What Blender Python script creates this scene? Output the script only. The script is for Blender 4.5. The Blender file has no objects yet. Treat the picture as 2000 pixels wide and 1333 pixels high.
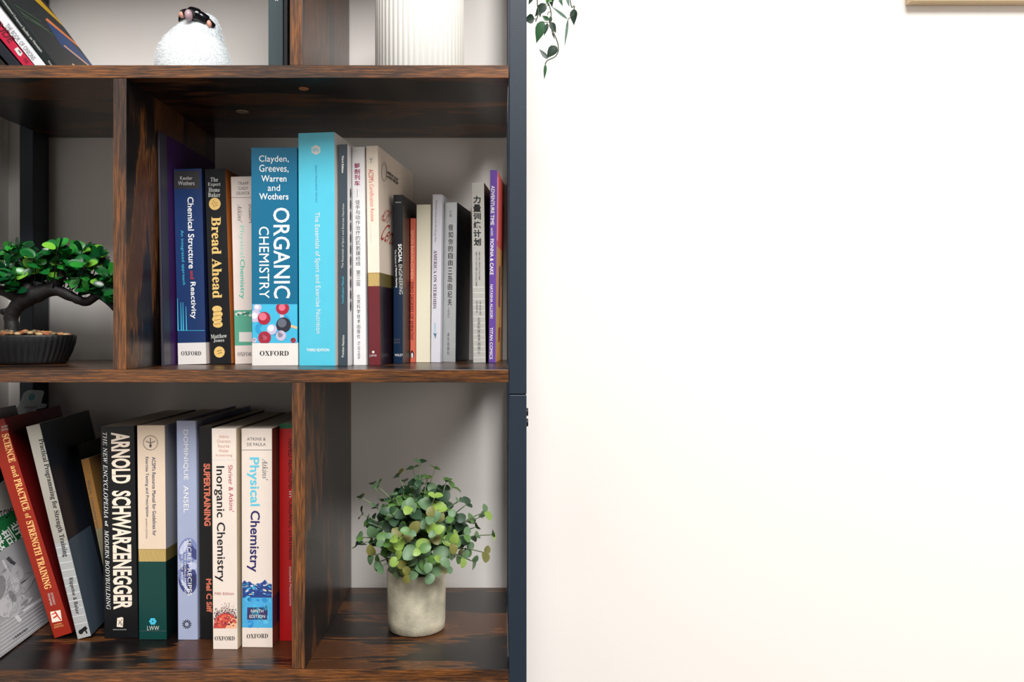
import bpy, bmesh, math, random
from mathutils import Vector, Matrix
random.seed(7)
SC = bpy.context.scene
COL = SC.collection
# ------------------------------------------------------------------ camera
F = 1600.0                  # focal length in pixels of a 2000 px wide frame
PPM = 1700.0                # pixels per metre on the front plane of the bookcase
D = F / PPM
CH = 1.25                   # camera height
VX, VY = 975.0, 641.0       # vanishing point of the depth direction
CAM = Vector((0, -D, CH))
cd = bpy.data.cameras.new('camera')
cam = bpy.data.objects.new('camera', cd); COL.objects.link(cam)
cam.location = CAM; cam.rotation_euler = (math.pi/2, 0, 0)
cd.sensor_width = 36; cd.lens = F/2000*36
cd.shift_x = (1000-VX)/2000; cd.shift_y = -(666.5-VY)/2000
cd.clip_start = 0.02
cd.dof.use_dof = True; cd.dof.focus_distance = D+0.09; cd.dof.aperture_fstop = 13.0
SC.camera = cam
# ------------------------------------------------------------------ world, light, exposure
W = bpy.data.worlds.new('world'); SC.world = W; W.use_nodes = True
W.node_tree.nodes['Background'].inputs[0].default_value = (1.0, 0.985, 0.96, 1)
W.node_tree.nodes['Background'].inputs[1].default_value = 0.085
def area(name, loc, target, sx, sy, power, col):
    l = bpy.data.lights.new(name, 'AREA'); l.shape = 'RECTANGLE'; l.size = sx; l.size_y = sy
    l.energy = power; l.color = col
    o = bpy.data.objects.new(name, l); COL.objects.link(o); o.location = loc
    o.rotation_euler = (Vector(target)-Vector(loc)).to_track_quat('-Z', 'Y').to_euler()
area('window_light', (0.85, -2.8, 3.9), (0.1, 0.2, 1.15), 2.4, 1.5, 246, (1.0, 0.99, 0.975))
area('right_window_light', (2.5, -1.15, 1.35), (-0.1, 0.3, 1.1), 1.4, 1.8, 23, (1.0, 0.94, 0.87))
SC.view_settings.view_transform = 'Standard'; SC.view_settings.look = 'None'
SC.view_settings.exposure = 0.0; SC.view_settings.gamma = 1; SC.view_settings.use_curve_mapping = False
# ------------------------------------------------------------------ helpers
def lin(c):
    return tuple(((v/255)/12.92 if v/255 <= .04045 else ((v/255+.055)/1.055)**2.4) for v in c)
_m = {}
def mat(key, rgb, rough=.5, spec=.5, var=0, vscale=60, bump=0, bscale=200, metal=0, coat=0, sss=0):
    """procedural material; rgb 0-255"""
    if key in _m: return _m[key]
    m = bpy.data.materials.new(key); m.use_nodes = True; nt = m.node_tree; n = nt.nodes; L = nt.links
    b = n['Principled BSDF']; c = (*lin(rgb), 1)
    b.inputs['Base Color'].default_value = c; b.inputs['Roughness'].default_value = rough
    b.inputs['Specular IOR Level'].default_value = spec; b.inputs['Metallic'].default_value = metal
    b.inputs['Coat Weight'].default_value = coat
    tc = n.new('ShaderNodeTexCoord')
    if var:
        no = n.new('ShaderNodeTexNoise'); no.inputs['Scale'].default_value = vscale; no.inputs['Detail'].default_value = 4
        L.new(tc.outputs['Object'], no.inputs['Vector'])
        mx = n.new('ShaderNodeMix'); mx.data_type = 'RGBA'
        mx.inputs[6].default_value = tuple(v*(1-var) for v in c[:3])+(1,)
        mx.inputs[7].default_value = tuple(min(1, v*(1+var)) for v in c[:3])+(1,)
        L.new(no.outputs['Fac'], mx.inputs[0]); L.new(mx.outputs[2], b.inputs['Base Color'])
    if bump:
        nb = n.new('ShaderNodeTexNoise'); nb.inputs['Scale'].default_value = bscale; nb.inputs['Detail'].default_value = 3
        L.new(tc.outputs['Object'], nb.inputs['Vector'])
        bp = n.new('ShaderNodeBump'); bp.inputs['Strength'].default_value = bump; bp.inputs['Distance'].default_value = .001
        L.new(nb.outputs['Fac'], bp.inputs['Height']); L.new(bp.outputs['Normal'], b.inputs['Normal'])
    _m[key] = m; return m
def paper(key, rgb, gloss=.35):
    rgb = tuple(v*.94 if max(rgb) > 60 else v*.72 for v in rgb)
    return mat(key, rgb, gloss, .32, var=.05, vscale=35, bump=.12, bscale=90)
def ink(key, rgb): return mat(key, rgb, .45, .4)
def wood(key, axis, ss=(16, 300), stops=((.78, (16, 12, 13)), (.94, (38, 26, 21)), (1.07, (88, 52, 28)), (1.22, (142, 86, 38))), pa=1.5, sa=.38):
    m = bpy.data.materials.new(key); m.use_nodes = True; nt = m.node_tree; n = nt.nodes; L = nt.links
    b = n['Principled BSDF']
    tc = n.new('ShaderNodeTexCoord')
    def mapped(sc):
        mp = n.new('ShaderNodeMapping')
        s = [sc[1]]*3; s[axis] = sc[0]; mp.inputs['Scale'].default_value = s
        L.new(tc.outputs['Object'], mp.inputs['Vector']); return mp
    def noise(sc, det, dist=0):
        t = n.new('ShaderNodeTexNoise'); t.inputs['Scale'].default_value = 1; t.inputs['Detail'].default_value = det
        t.inputs['Distortion'].default_value = dist; t.inputs['Roughness'].default_value = .6
        L.new(mapped(sc).outputs[0], t.inputs['Vector']); return t
    patch = noise((4, 15), 3, .35); streak = noise(ss, 3, .1); fine = noise((60, 1500), 2)
    def ramp(src, stops):
        r = n.new('ShaderNodeValToRGB'); e = r.color_ramp.elements
        e[0].position = stops[0][0]; e[0].color = (*lin(stops[0][1]), 1)
        e[1].position = stops[-1][0]; e[1].color = (*lin(stops[-1][1]), 1)
        for p, c in stops[1:-1]:
            x = e.new(p); x.color = (*lin(c), 1)
        L.new(src, r.inputs[0]); return r
    ad = n.new('ShaderNodeMath'); ad.operation = 'MULTIPLY_ADD'; ad.inputs[1].default_value = sa
    L.new(streak.outputs['Fac'], ad.inputs[0])
    m2 = n.new('ShaderNodeMath'); m2.operation = 'MULTIPLY'; m2.inputs[1].default_value = pa
    L.new(patch.outputs['Fac'], m2.inputs[0]); L.new(m2.outputs[0], ad.inputs[2])
    r = ramp(ad.outputs[0], stops)
    fr = ramp(fine.outputs['Fac'], [(.35, (120, 120, 120)), (.65, (255, 255, 255))])
    mx = n.new('ShaderNodeMix'); mx.data_type = 'RGBA'; mx.blend_type = 'MULTIPLY'; mx.inputs[0].default_value = .8
    L.new(r.outputs[0], mx.inputs[6]); L.new(fr.outputs[0], mx.inputs[7]); L.new(mx.outputs[2], b.inputs['Base Color'])
    b.inputs['Roughness'].default_value = .3; b.inputs['Specular IOR Level'].default_value = .5
    bp = n.new('ShaderNodeBump'); bp.inputs['Strength'].default_value = .12; bp.inputs['Distance'].default_value = .0004
    L.new(fine.outputs['Fac'], bp.inputs['Height']); L.new(bp.outputs['Normal'], b.inputs['Normal'])
    return m
def pages_mat(key, rgb):
    m = mat(key, rgb, .8, .2); nt = m.node_tree; n = nt.nodes; L = nt.links
    if len(n) > 4: return m
    tc = n.new('ShaderNodeTexCoord'); mp = n.new('ShaderNodeMapping'); mp.inputs['Scale'].default_value = (3200, 8, 8)
    no = n.new('ShaderNodeTexNoise'); no.inputs['Scale'].default_value = 1; no.inputs['Detail'].default_value = 1
    L.new(tc.outputs['Object'], mp.inputs[0]); L.new(mp.outputs[0], no.inputs['Vector'])
    mx = n.new('ShaderNodeMix'); mx.data_type = 'RGBA'
    c = lin(rgb); mx.inputs[6].default_value = tuple(v*.72 for v in c)+(1,); mx.inputs[7].default_value = (*c, 1)
    L.new(no.outputs['Fac'], mx.inputs[0]); L.new(mx.outputs[2], n['Principled BSDF'].inputs['Base Color'])
    return m
def new(name, verts, faces, mats, parent=None, smooth=False, mi=None):
    me = bpy.data.meshes.new(name); me.from_pydata([tuple(v) for v in verts], [], faces)
    for m in (mats if isinstance(mats, (list, tuple)) else [mats]): me.materials.append(m)
    if mi: me.polygons.foreach_set('material_index', mi)
    if smooth: me.polygons.foreach_set('use_smooth', [True]*len(me.polygons))
    me.update(); o = bpy.data.objects.new(name, me); COL.objects.link(o); o.parent = parent
    return o
def empty(name, loc, label, cat, group=None):
    o = bpy.data.objects.new(name, None); COL.objects.link(o); o.location = loc; o.empty_display_size = .02
    tag(o, label, cat, group); return o
def tag(o, label, cat, group=None):
    o['label'] = label; o['category'] = cat
    if group: o['group'] = group
def bx(x0, x1, y0, y1, z0, z1, bev=.0006):
    bm = bmesh.new(); bmesh.ops.create_cube(bm, size=1)
    for v in bm.verts:
        v.co = Vector(((x0+x1)/2+v.co.x*(x1-x0), (y0+y1)/2+v.co.y*(y1-y0), (z0+z1)/2+v.co.z*(z1-z0)))
    if bev: bmesh.ops.bevel(bm, geom=list(bm.edges), offset=bev, segments=2, affect='EDGES', profile=.5)
    return bm
def obj(name, bm, m, parent=None, smooth=False):
    me = bpy.data.meshes.new(name); bm.to_mesh(me); bm.free()
    for k in (m if isinstance(m, (list, tuple)) else [m]): me.materials.append(k)
    if smooth: me.polygons.foreach_set('use_smooth', [True]*len(me.polygons))
    o = bpy.data.objects.new(name, me); COL.objects.link(o); o.parent = parent; return o
def P(px, py, r):           # photo pixel at depth ratio r -> world point
    return Vector(((px-VX)*r/PPM, (r-1)*D, CH+(VY-py)*r/PPM))
def tube(pts, rad, seg=6):
    pts = [Vector(p) for p in pts]; V = []; Fc = []
    n = len(pts); rr = rad if isinstance(rad, (list, tuple)) else [rad]*n
    up = Vector((.13, .95, .2)).normalized()
    for i, p in enumerate(pts):
        t = (pts[min(i+1, n-1)]-pts[max(i-1, 0)]).normalized()
        a = t.cross(up)
        if a.length < .05: a = t.cross(Vector((1, 0, 0)))
        a.normalize(); b = t.cross(a)
        for k in range(seg):
            an = 2*math.pi*k/seg; V.append(p+(a*math.cos(an)+b*math.sin(an))*rr[i])
    for i in range(n-1):
        for k in range(seg):
            Fc.append((i*seg+k, i*seg+(k+1) % seg, (i+1)*seg+(k+1) % seg, (i+1)*seg+k))
    Fc.append(tuple(range(seg))[::-1]); Fc.append(tuple((n-1)*seg+k for k in range(seg)))
    return V, Fc
def smoothpath(pts, n=6):
    pts = [Vector(p) for p in pts]; out = []
    for i in range(len(pts)-1):
        p0 = pts[max(i-1, 0)]; p1 = pts[i]; p2 = pts[i+1]; p3 = pts[min(i+2, len(pts)-1)]
        for k in range(n):
            t = k/n
            out.append(.5*((2*p1)+(p2-p0)*t+(2*p0-5*p1+4*p2-p3)*t*t+(3*p1-p0-3*p2+p3)*t**3))
    out.append(pts[-1]); return out
def lathe(name, prof, m, parent, seg=48, fn=None, sy=1):
    V = []; Fc = []
    for r, z in prof:
        for k in range(seg):
            a = 2*math.pi*k/seg; q = r*(fn(a, z) if fn else 1)
            V.append((q*math.cos(a), q*math.sin(a)*sy, z))
    for i in range(len(prof)-1):
        for k in range(seg):
            Fc.append((i*seg+k, i*seg+(k+1) % seg, (i+1)*seg+(k+1) % seg, (i+1)*seg+k))
    Fc.append(tuple(range(seg))[::-1]); Fc.append(tuple((len(prof)-1)*seg+k for k in range(seg)))
    return new(name, V, Fc, m, parent, True)
# ------------------------------------------------------------------ setting
WALL_Y = .303
wallm = mat('wall_paint', (238, 233, 228), .75, .25, var=.012, vscale=1.5, bump=.08, bscale=350)
w = obj('wall_back', bx(-.87, 3.0, WALL_Y, WALL_Y+.12, .0005, 2.6, 0), wallm); w['kind'] = 'structure'
w = obj('wall_left', bx(-.87, -.745, -2.6, WALL_Y-.0005, .0005, 2.6, 0), wallm); w['kind'] = 'structure'
fm = wood('floor_boards', 0)
f = obj('floor', bx(-.87, 3.0, -2.6, WALL_Y+.12, -.06, 0, 0), fm); f['kind'] = 'structure'
b = obj('baseboard_back', bx(.06, 3.0, WALL_Y-.012, WALL_Y-.0002, .0005, .08, .002), mat('trim_white', (240, 238, 234), .4)); b['kind'] = 'structure'
# ------------------------------------------------------------------ bookcase
WX, WZ = wood('rustic_wood_along', 0), wood('rustic_wood_upright', 2)
EST = ((.50, (38, 27, 24)), (.66, (74, 50, 36)), (.78, (120, 74, 38)), (.92, (156, 96, 46)))
EX, EZ = wood('edge_band_along', 0, (24, 620), EST, .7, .75), wood('edge_band_upright', 2, (24, 620), EST, .7, .75)
metal = mat('slate_metal', (34, 45, 57), .42, .35, var=.06, vscale=14, bump=.06, bscale=900)
SD = .297                                   # shelf depth
def X(px): return (px-VX)/PPM
def Z(py): return CH+(VY-py)/PPM
zt, zm, zl = Z(127), Z(722.5), Z(1308.5)    # the three shelf tops
TH = 25/PPM
case = empty('bookcase', (X(400), SD/2, 0), 'tall bookcase of rustic dark brown boards in a slate metal frame', 'bookcase')
def cpart(name, bm, m, smooth=False):
    bmesh.ops.translate(bm, verts=bm.verts, vec=-Vector((X(400), SD/2, 0))); return obj(name, bm, m, case, smooth)
xl, xr = X(-181), X(993.5)
def board(name, bm, m, edge):       # front edge carries a lighter edge band
    for q in bm.faces:
        q.normal_update()
        if q.normal.y < -.8: q.material_index = 1
    return cpart(name, bm, [m, edge])
ztop = Z(-480)
for z in (ztop, zt, zm, zl, zl-.345, .14):
    board('shelf_board', bx(xl, xr, .0004, SD, z-TH, z, .0005), WX, EX)
board('divider', bx(X(220), X(246), .001, SD-.001, zm, zt-TH), WZ, EZ)
board('divider', bx(X(569.5), X(595), .001, SD-.001, zl, zm-TH), WZ, EZ)
board('divider', bx(X(565.5), X(590), .001, SD-.001, zt, ztop-TH), WZ, EZ)
board('divider', bx(X(300), X(325), .001, SD-.001, zl-.345, zl-TH), WZ, EZ)
PT = 34/PPM
for x0 in (X(994.5), xl-PT-.0005):
    for y0 in (-.0008, SD-.042):
        zj = Z(771) if x0 > 0 and y0 < .1 else Z(771)
        cpart('post', bx(x0, x0+PT, y0, y0+.042, .0005, zj-.0004, .0009), metal)
        cpart('post', bx(x0, x0+PT, y0, y0+.042, zj+.0004, ztop+.01, .0009), metal)
def screw(name, c, axis, rad, h, m, recess=True):
    bm = bmesh.new()
    bmesh.ops.create_cone(bm, cap_ends=True, segments=20, radius1=rad, radius2=rad*.86, depth=h)
    top = max(bm.faces, key=lambda q: q.calc_center_median().z)
    if recess:
        r = bmesh.ops.inset_region(bm, faces=[top], thickness=rad*.45); bmesh.ops.translate(bm, verts=list(top.verts), vec=(0, 0, -h*.6))
    bm.transform(Matrix.Translation(c) @ Vector((0, 0, 1)).rotation_difference(Vector(axis)).to_matrix().to_4x4())
    return cpart(name, bm, m)
def under(px, py):
    r = (VY-152)/(VY-py); return Vector(((px-VX)*r/PPM, (r-1)*D, zt-TH-.0004))
o = screw('screw_cap', under(473, 218), (0, 0, -1), .0085, .0012, mat('cap_beige', (150, 135, 115), .5)); o['label'] = 'beige screw cap'
o = screw('screw_cap', under(593, 173), (0, 0, -1), .006, .0012, mat('cap_brown', (150, 90, 40), .5)); o['label'] = 'orange brown screw cap'
for py in (808, 829):
    screw('bolt', Vector((X(994.5)+PT+.0008, .016, Z(py))), (1, 0, 0), .0052, .003, mat('bolt_black', (18, 19, 22), .35, metal=.6))
# ------------------------------------------------------------------ books
def T(mtx, px, py, surf, Wd):
    """pixel -> local point on the spine ('s', y=0) or right cover ('r', x=W) plane of a book matrix"""
    d = P(px, py, 1)-CAM; inv = mtx.inverted(); o = inv @ CAM; dl = inv.to_3x3() @ d
    t = (-o.y/dl.y) if surf == 's' else ((Wd-o.x)/dl.x)
    return o+dl*t
NRM = {'s': Vector((0, -1, 0)), 'r': Vector((1, 0, 0))}
class Book: pass
def book(label, bl, br, tl, tr, ty, by, shelf, vp, depth, spine, cover=None, hard=False, bands=(), pages=(232, 222, 205),
         group='books on the middle shelf', pb=None, name='book', rb=None, cat='book'):
    base = {'m': 81.5, 'l': 667.5, 't': -514.0}[shelf]
    r = base/(by-VY); zs = {'m': zm, 'l': zl, 't': zt}[shelf]
    tan = ((tl+tr)-(bl+br))/2/(by-ty); phi = math.atan(tan); lean_left = phi < 0
    Wd = (br-bl)*r/PPM*math.cos(phi); H = (by-ty)*r/PPM/math.cos(phi)
    th = -math.atan((vp-VX)/F); Wd /= 1 if abs(th) < .01 else math.cos(th)
    cx = bl if lean_left else br
    cw = Vector(((cx-VX)*r/PPM, (r-1)*D, zs+.0003))
    loc = Vector((0 if lean_left else Wd, 0, 0))
    Mx = Matrix.Translation(cw) @ Matrix.Rotation(th, 4, 'Z') @ Matrix.Rotation(phi, 4, 'Y') @ Matrix.Translation(-loc)
    depth = min(depth, (WALL_Y-.002-(r-1)*D)/math.cos(th)-Wd*abs(math.sin(th))*(1 if th < 0 else 1))
    root = empty(name, (0, 0, 0), label, cat, group); root.matrix_world = Mx
    cover = cover or spine
    t = .0026 if hard else .0006; rc = .0016 if hard else .0007
    def path(off, rcc):
        pts = [(off, depth)]
        for k in range(5):
            a = math.pi+k*math.pi/8; pts.append((off+rcc+rcc*math.cos(a), off+rcc+rcc*math.sin(a)))
        for k in range(5):
            a = 1.5*math.pi+k*math.pi/8; pts.append((Wd-off-rcc+rcc*math.cos(a), off+rcc+rcc*math.sin(a)))
        pts.append((Wd-off, depth)); return pts
    po, pi = path(0, rc), path(t, rc*.4); n = len(po)
    bb = [(0, 1)] if not bands else None
    lv = [0.]; bm_ = []
    # bands: list of (y_bottom_px, y_top_px, spine material, cover material) bottom to top; the rest is plain
    mats = [spine, cover]
    seq = []
    cur = 0.
    for (yb, yt, ms, mc) in bands:
        f0 = max(0, (by-yb)/(by-ty)); f1 = min(1, (by-yt)/(by-ty))
        if f0 > cur+1e-4: seq.append((cur, f0, 0, 1))
        mats += [ms, mc]; seq.append((f0, f1, len(mats)-2, len(mats)-1)); cur = f1
    if cur < 1-1e-4: seq.append((cur, 1., 0, 1))
    V = []; Fc = []; MI = []
    zs_ = [seq[0][0]]+[s[1] for s in seq]
    for z in zs_:
        V += [(a, b_, z*H) for a, b_ in po]+[(a, b_, z*H) for a, b_ in pi]
    for i, s in enumerate(seq):
        o0, o1 = i*2*n, (i+1)*2*n
        for k in range(n-1):
            Fc.append((o0+k, o0+k+1, o1+k+1, o1+k)); MI.append(s[3] if k >= n-3 or k == 0 else s[2])
            Fc.append((o0+n+k+1, o0+n+k, o1+n+k, o1+n+k+1)); MI.append(s[3])
        Fc.append((o0+n, o0, o1, o1+n)); MI.append(s[3]); Fc.append((o0+n-1, o0+2*n-1, o1+2*n-1, o1+n-1)); MI.append(s[3])
    for lev, fl in ((0, 1), (len(zs_)-1, 0)):
        o0 = lev*2*n; mm = seq[0 if lev == 0 else -1][2]
        for k in range(n-1):
            q = (o0+k, o0+n+k, o0+n+k+1, o0+k+1); Fc.append(q[::-1] if not fl else q); MI.append(mm)
    c = new('cover', V, Fc, mats, root, False, MI)
    ins = .003 if hard else .0002
    bm = bx(t+.0001, Wd-t-.0001, t+rc*.5, depth-ins*1.3, ins, H-ins, 0)
    pg = obj('page_block', bm, pages_mat('pages_%d_%d_%d' % pages, pages), root)
    B = Book(); B.m, B.root, B.W, B.H, B.d, B.r = Mx, root, Wd, H, depth, r
    return B
def serif(s, italic=False):      # serif letter forms from the mathematical alphabets of the built-in font
    out = ''
    for ch in s:
        if italic and ch == 'h': out += chr(0x210E)
        elif 'A' <= ch <= 'Z': out += chr((0x1D434 if italic else 0x1D400)+ord(ch)-65)
        elif 'a' <= ch <= 'z': out += chr((0x1D44E if italic else 0x1D41A)+ord(ch)-97)
        else: out += ch
    return out
def textmesh(s, bold=0, shear=0):
    cu = bpy.data.curves.new('lettering', 'FONT'); cu.body = s; cu.size = 1; cu.offset = 0 if 'M' in s else bold; cu.shear = shear
    cu.resolution_u = 3; cu.space_character = 1.02; cu.space_line = .9
    o = bpy.data.objects.new('lettering', cu); COL.objects.link(o)
    dg = bpy.context.evaluated_depsgraph_get(); dg.update()
    me = bpy.data.meshes.new_from_object(o.evaluated_get(dg))
    v = [tuple(x.co) for x in me.vertices]; f_ = [tuple(p.vertices) for p in me.polygons]
    if bold and 'M' in s:           # heavier strokes: shifted copies of the flat glyphs
        bold = abs(bold); base = v; fb = f_; v = []; f_ = []
        for dx, dy in ((0, 0), (1, 0), (-1, 0), (0, 1), (0, -1), (.7, .7), (-.7, .7), (.7, -.7), (-.7, -.7))[:9 if bold > .012 else 5]:
            k = len(v); v += [(q[0]+dx*bold, q[1]+dy*bold, (len(v)//max(1, len(base)))*1.6e-5) for q in base]; f_ += [tuple(i+k for i in p) for p in fb]
    bpy.data.objects.remove(o); bpy.data.curves.remove(cu); bpy.data.meshes.remove(me)
    return v, f_
def quadfit(B, vf, surf, quad, off):
    v, f_ = vf
    if not v: return [], []
    x0 = min(q[0] for q in v); x1 = max(q[0] for q in v); y0 = min(q[1] for q in v); y1 = max(q[1] for q in v)
    c = [T(B.m, q[0], q[1], surf, B.W) for q in quad]; nn = NRM[surf]*off; out = []
    for q in v:
        s = (q[0]-x0)/(x1-x0+1e-9); t = (q[1]-y0)/(y1-y0+1e-9)
        out.append((c[0]*(1-s)+c[1]*s)*(1-t)+(c[3]*(1-s)+c[2]*s)*t+nn+NRM[surf]*q[2])
    return out, f_
def text(B, s, a, b_, h, m, surf='s', bold=0, shear=0, name='title_lettering', off=.00022):
    """lettering along pixels a->b_, glyph box h pixels tall"""
    a, b_ = Vector((*a, 0)), Vector((*b_, 0)); e = (b_-a).normalized(); up = Vector((e.y, -e.x, 0))*h/2
    quad = [a-up, b_-up, b_+up, a+up]
    v, f_ = quadfit(B, textmesh(s, bold, shear), surf, quad, off)
    return new(name, v, f_, m, B.root)
def vtext(B, s, x, y0, y1, w_, m, bold=0, name='title_lettering', surf='s', shear=0):
    V = []; Fc = []; n = len(s); st = (y1-y0)/n
    for i, ch in enumerate(s):
        if ch == ' ': continue
        xc = x(y0+st*(i+.5)) if callable(x) else x
        ya, yb = y0+st*(i+.06), y0+st*(i+.94); ww = w_
        if ch == '|': ww = w_*.1
        v, f_ = quadfit(B, textmesh(ch, bold, shear), surf, [(xc-ww/2, yb), (xc+ww/2, yb), (xc+ww/2, ya), (xc-ww/2, ya)], .00022)
        k = len(V); V += v; Fc += [tuple(q+k for q in p) for p in f_]
    return new(name, V, Fc, m, B.root)
def clampb(B, q, surf):
    e = .0006
    return Vector((min(max(q.x, e), B.W-e) if surf == 's' else q.x, min(max(q.y, e), B.d-e) if surf == 'r' else q.y, min(max(q.z, e), B.H-e)))
def art(B, items, surf='s', name='spine_print', off0=.0001):
    V = []; Fc = []; MI = []; mats = []
    for i, (pts, m) in enumerate(items):
        if m not in mats: mats.append(m)
        k = len(V); V += [clampb(B, T(B.m, p[0], p[1], surf, B.W), surf)+NRM[surf]*(off0+.000012*min(i, 14)) for p in pts]
        Fc.append(tuple(range(k, k+len(pts)))); MI.append(mats.index(m))
    o = new(name, V, Fc, mats, B.root, False, MI); return o
def ell(cx, cy, rx, ry=None, n=20, rot=0):
    ry = ry or rx; return [(cx+rx*math.cos(-2*math.pi*k/n)*math.cos(rot)-ry*math.sin(-2*math.pi*k/n)*math.sin(rot),
                            cy+rx*math.cos(-2*math.pi*k/n)*math.sin(rot)+ry*math.sin(-2*math.pi*k/n)*math.cos(rot)) for k in range(n)]
def rect(x0, x1, y0, y1, sl=0): return [(x0+sl*0, y1), (x1, y1), (x1, y0), (x0, y0)]
def seg(a, b_, w_):
    e = Vector((b_[0]-a[0], b_[1]-a[1])).normalized(); p = Vector((-e.y, e.x))*w_/2
    return [(a[0]+p.x, a[1]+p.y), (b_[0]+p.x, b_[1]+p.y), (b_[0]-p.x, b_[1]-p.y), (a[0]-p.x, a[1]-p.y)]
white = ink('ink_white', (238, 238, 235)); black = ink('ink_black', (20, 18, 22)); gold = mat('ink_gold', (240, 198, 118), .35, .6, var=.22, vscale=260, metal=.15)
greyi = ink('ink_grey', (95, 92, 95)); redi = ink('ink_red', (200, 55, 50)); teal = ink('ink_teal', (60, 190, 180)); cy = ink('ink_cyan', (70, 190, 222))
navyi = ink('ink_navy', (40, 34, 95)); palei = ink('ink_pale', (205, 205, 200)); maroi = ink('ink_maroon', (140, 35, 60)); goldstripe = ink('ink_pale_gold', (222, 196, 130))
oxw = paper('white_foot', (238, 233, 228)); whitep = paper('white_card', (240, 238, 238)); creamp = paper('cream_card', (242, 229, 208))
blackp = paper('black_card', (20, 22, 27), .4); navyp = paper('navy_card', (20, 32, 52), .4)
G1 = 'books standing on the middle shelf'; G2 = 'books standing on the lower shelf'; G3 = 'books leaning on the top shelf'; G4 = 'books leaning at the left of the lower shelf'
# --- middle shelf
bk = book('very tall dark grey and purple book against the divider', 314.8, 319, 306.8, 311, 256, 715.8, 'm', 975, .2, mat('grey_spine', (52, 52, 58), .4), paper('purple_cover', (58, 24, 84), .5), group=G1)
art(bk, [([(320.6, 714), (333, 712), (325, 262), (312.6, 258)], mat('grey_spine', (52, 52, 58), .4))], surf='r', name='quarter_binding')
bk = book('navy blue chemistry textbook with a white foot, leaning slightly left', 347.5, 402.5, 337.5, 394.5, 331, 713, 'm', 968, .18, paper('blue_spine', (34, 58, 106), .3), paper('blue_dark', (18, 30, 66), .3),
          bands=[(713, 671, oxw, oxw)], group=G1)
text(bk, 'Chemical Structure', (372, 385), (374.5, 525), 12, white, bold=.015)
text(bk, serif('and'), (375, 529), (375.5, 546), 7, redi)
text(bk, 'Reactivity', (375.5, 551), (378, 623), 13, white, bold=.015)
text(bk, 'An integrated approach', (355, 450), (359, 557), 7, cy, name='subtitle_lettering')
text(bk, 'Keeler', (352, 348), (376, 348), 7, palei, name='author_lettering'); text(bk, 'Wothers', (348, 358), (380, 358), 8, palei, name='author_lettering')
text(bk, serif('OXFORD'), (354, 690.5), (393, 690.5), 8, black, name='publisher_lettering')
li = [(seg((345.5, 646), (401, 646), .8), cy)]
for x, y in ((346.5, 583), (353, 591), (357, 591), (363, 599)): li.append(([(x-.9+1.2, 646), (x+2.4, 646), (x+.6, y), (x-.2, y)], cy))
art(bk, li); art(bk, [(rect(336, 390, 334, 369), mat('dark_top_print', (50, 48, 52), .4))], name='head_panel', off0=.00006)
bk = book('black baking book with gold lettering and an orange cover side', 411, 452, 398, 441, 331, 712.5, 'm', 985, .17, paper('black_cloth', (24, 26, 32), .5), paper('orange_cover', (198, 112, 42), .5), hard=False, group=G1)
for i, (s, w_) in enumerate((('The', 15), ('Expert', 25), ('Home', 22), ('Baker', 24))):
    y = 351+i*10; text(bk, serif(s), (418.5-w_/2, y), (418.5+w_/2, y), 8.5, palei, name='subtitle_lettering')
text(bk, serif('Bread Ahead'), (422, 424), (424.5, 583), 19, gold, bold=.012)
gi = [(ell(419.5, 398.5, 11.5, 12), gold), (ell(424.5, 618, 8, 20), gold)]
for k in range(4): gi.append((ell(425-1+(k % 2)*1.5, 604+k*10, 9.5, 6.5), gold))
gi += [(ell(428.5, 688, 10.5, 11), gold)]
dk = ink('ink_brown', (110, 62, 25))
for k in range(9): gi.append((ell(419.5+7.5*math.cos(k*2.4)*(.3+.07*k), 398.5+8*math.sin(k*2.4)*(.3+.07*k), .9, 1, 6), dk))
for k in range(4): gi.append((seg((417+1, 610+k*8), (431, 606+k*8+2), .7), dk))
gi.append((seg((424, 687), (433, 684), 1), dk)); gi.append((seg((425, 691), (434, 689), 1), dk))
art(bk, gi)
text(bk, serif('Matthew'), (412, 658), (443, 656), 8, palei, name='author_lettering'); text(bk, serif('Jones'), (417, 666), (438, 665), 7, palei, name='author_lettering')
grn = paper('seafoam_print', (95, 178, 150))
bk = book('white physical chemistry manual with pale teal lettering beside the large teal book', 459, 504, 449, 497, 346, 712, 'm', 975, .17, paper('white_pink', (243, 230, 222)), None, bands=[(676, 607, grn, whitep)], group=G1)
for i, (s, w_) in enumerate((('TRAPP', 21), ('CADY', 19), ('GIUNTA', 26))):
    text(bk, s, (475-w_/2, 358.5+i*9.5), (475+w_/2, 358.5+i*9.5), 6, greyi, name='author_lettering')
text(bk, serif("Atkins'", True), (468, 399), (469, 434), 9, greyi); text(bk, 'Physical', (471, 441), (472.5, 503), 10.5, ink('ink_mint', (150, 215, 200)))
text(bk, 'Chemistry', (472, 507), (473, 584), 12, ink('ink_seafoam', (75, 190, 165)), bold=.012)
text(bk, "STUDENT'S", (488, 399), (489, 436), 5, black, name='subtitle_lettering'); text(bk, serif('OXFORD'), (464, 692), (497, 692), 7.5, greyi, name='publisher_lettering')
art(bk, [(seg((450, 386), (495, 386), .8), greyi), (rect(467, 500, 649, 668), oxw)]+[(ell(461+random.random()*30, 611+random.random()*8, 3+2*random.random(), 2.4, 9), random.choice([oxw, teal, ink('ink_forest', (60, 130, 100))])) for k in range(16)])
tealp = paper('teal_spine', (4, 108, 146), .3)
bk = book('wide teal organic chemistry textbook with molecules on its spine', 492, 582, 490, 580.5, 289, 715, 'm', 978, .19, tealp, paper('teal_cover', (10, 100, 140)), bands=[(715, 670.5, oxw, oxw)], group=G1)
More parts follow.
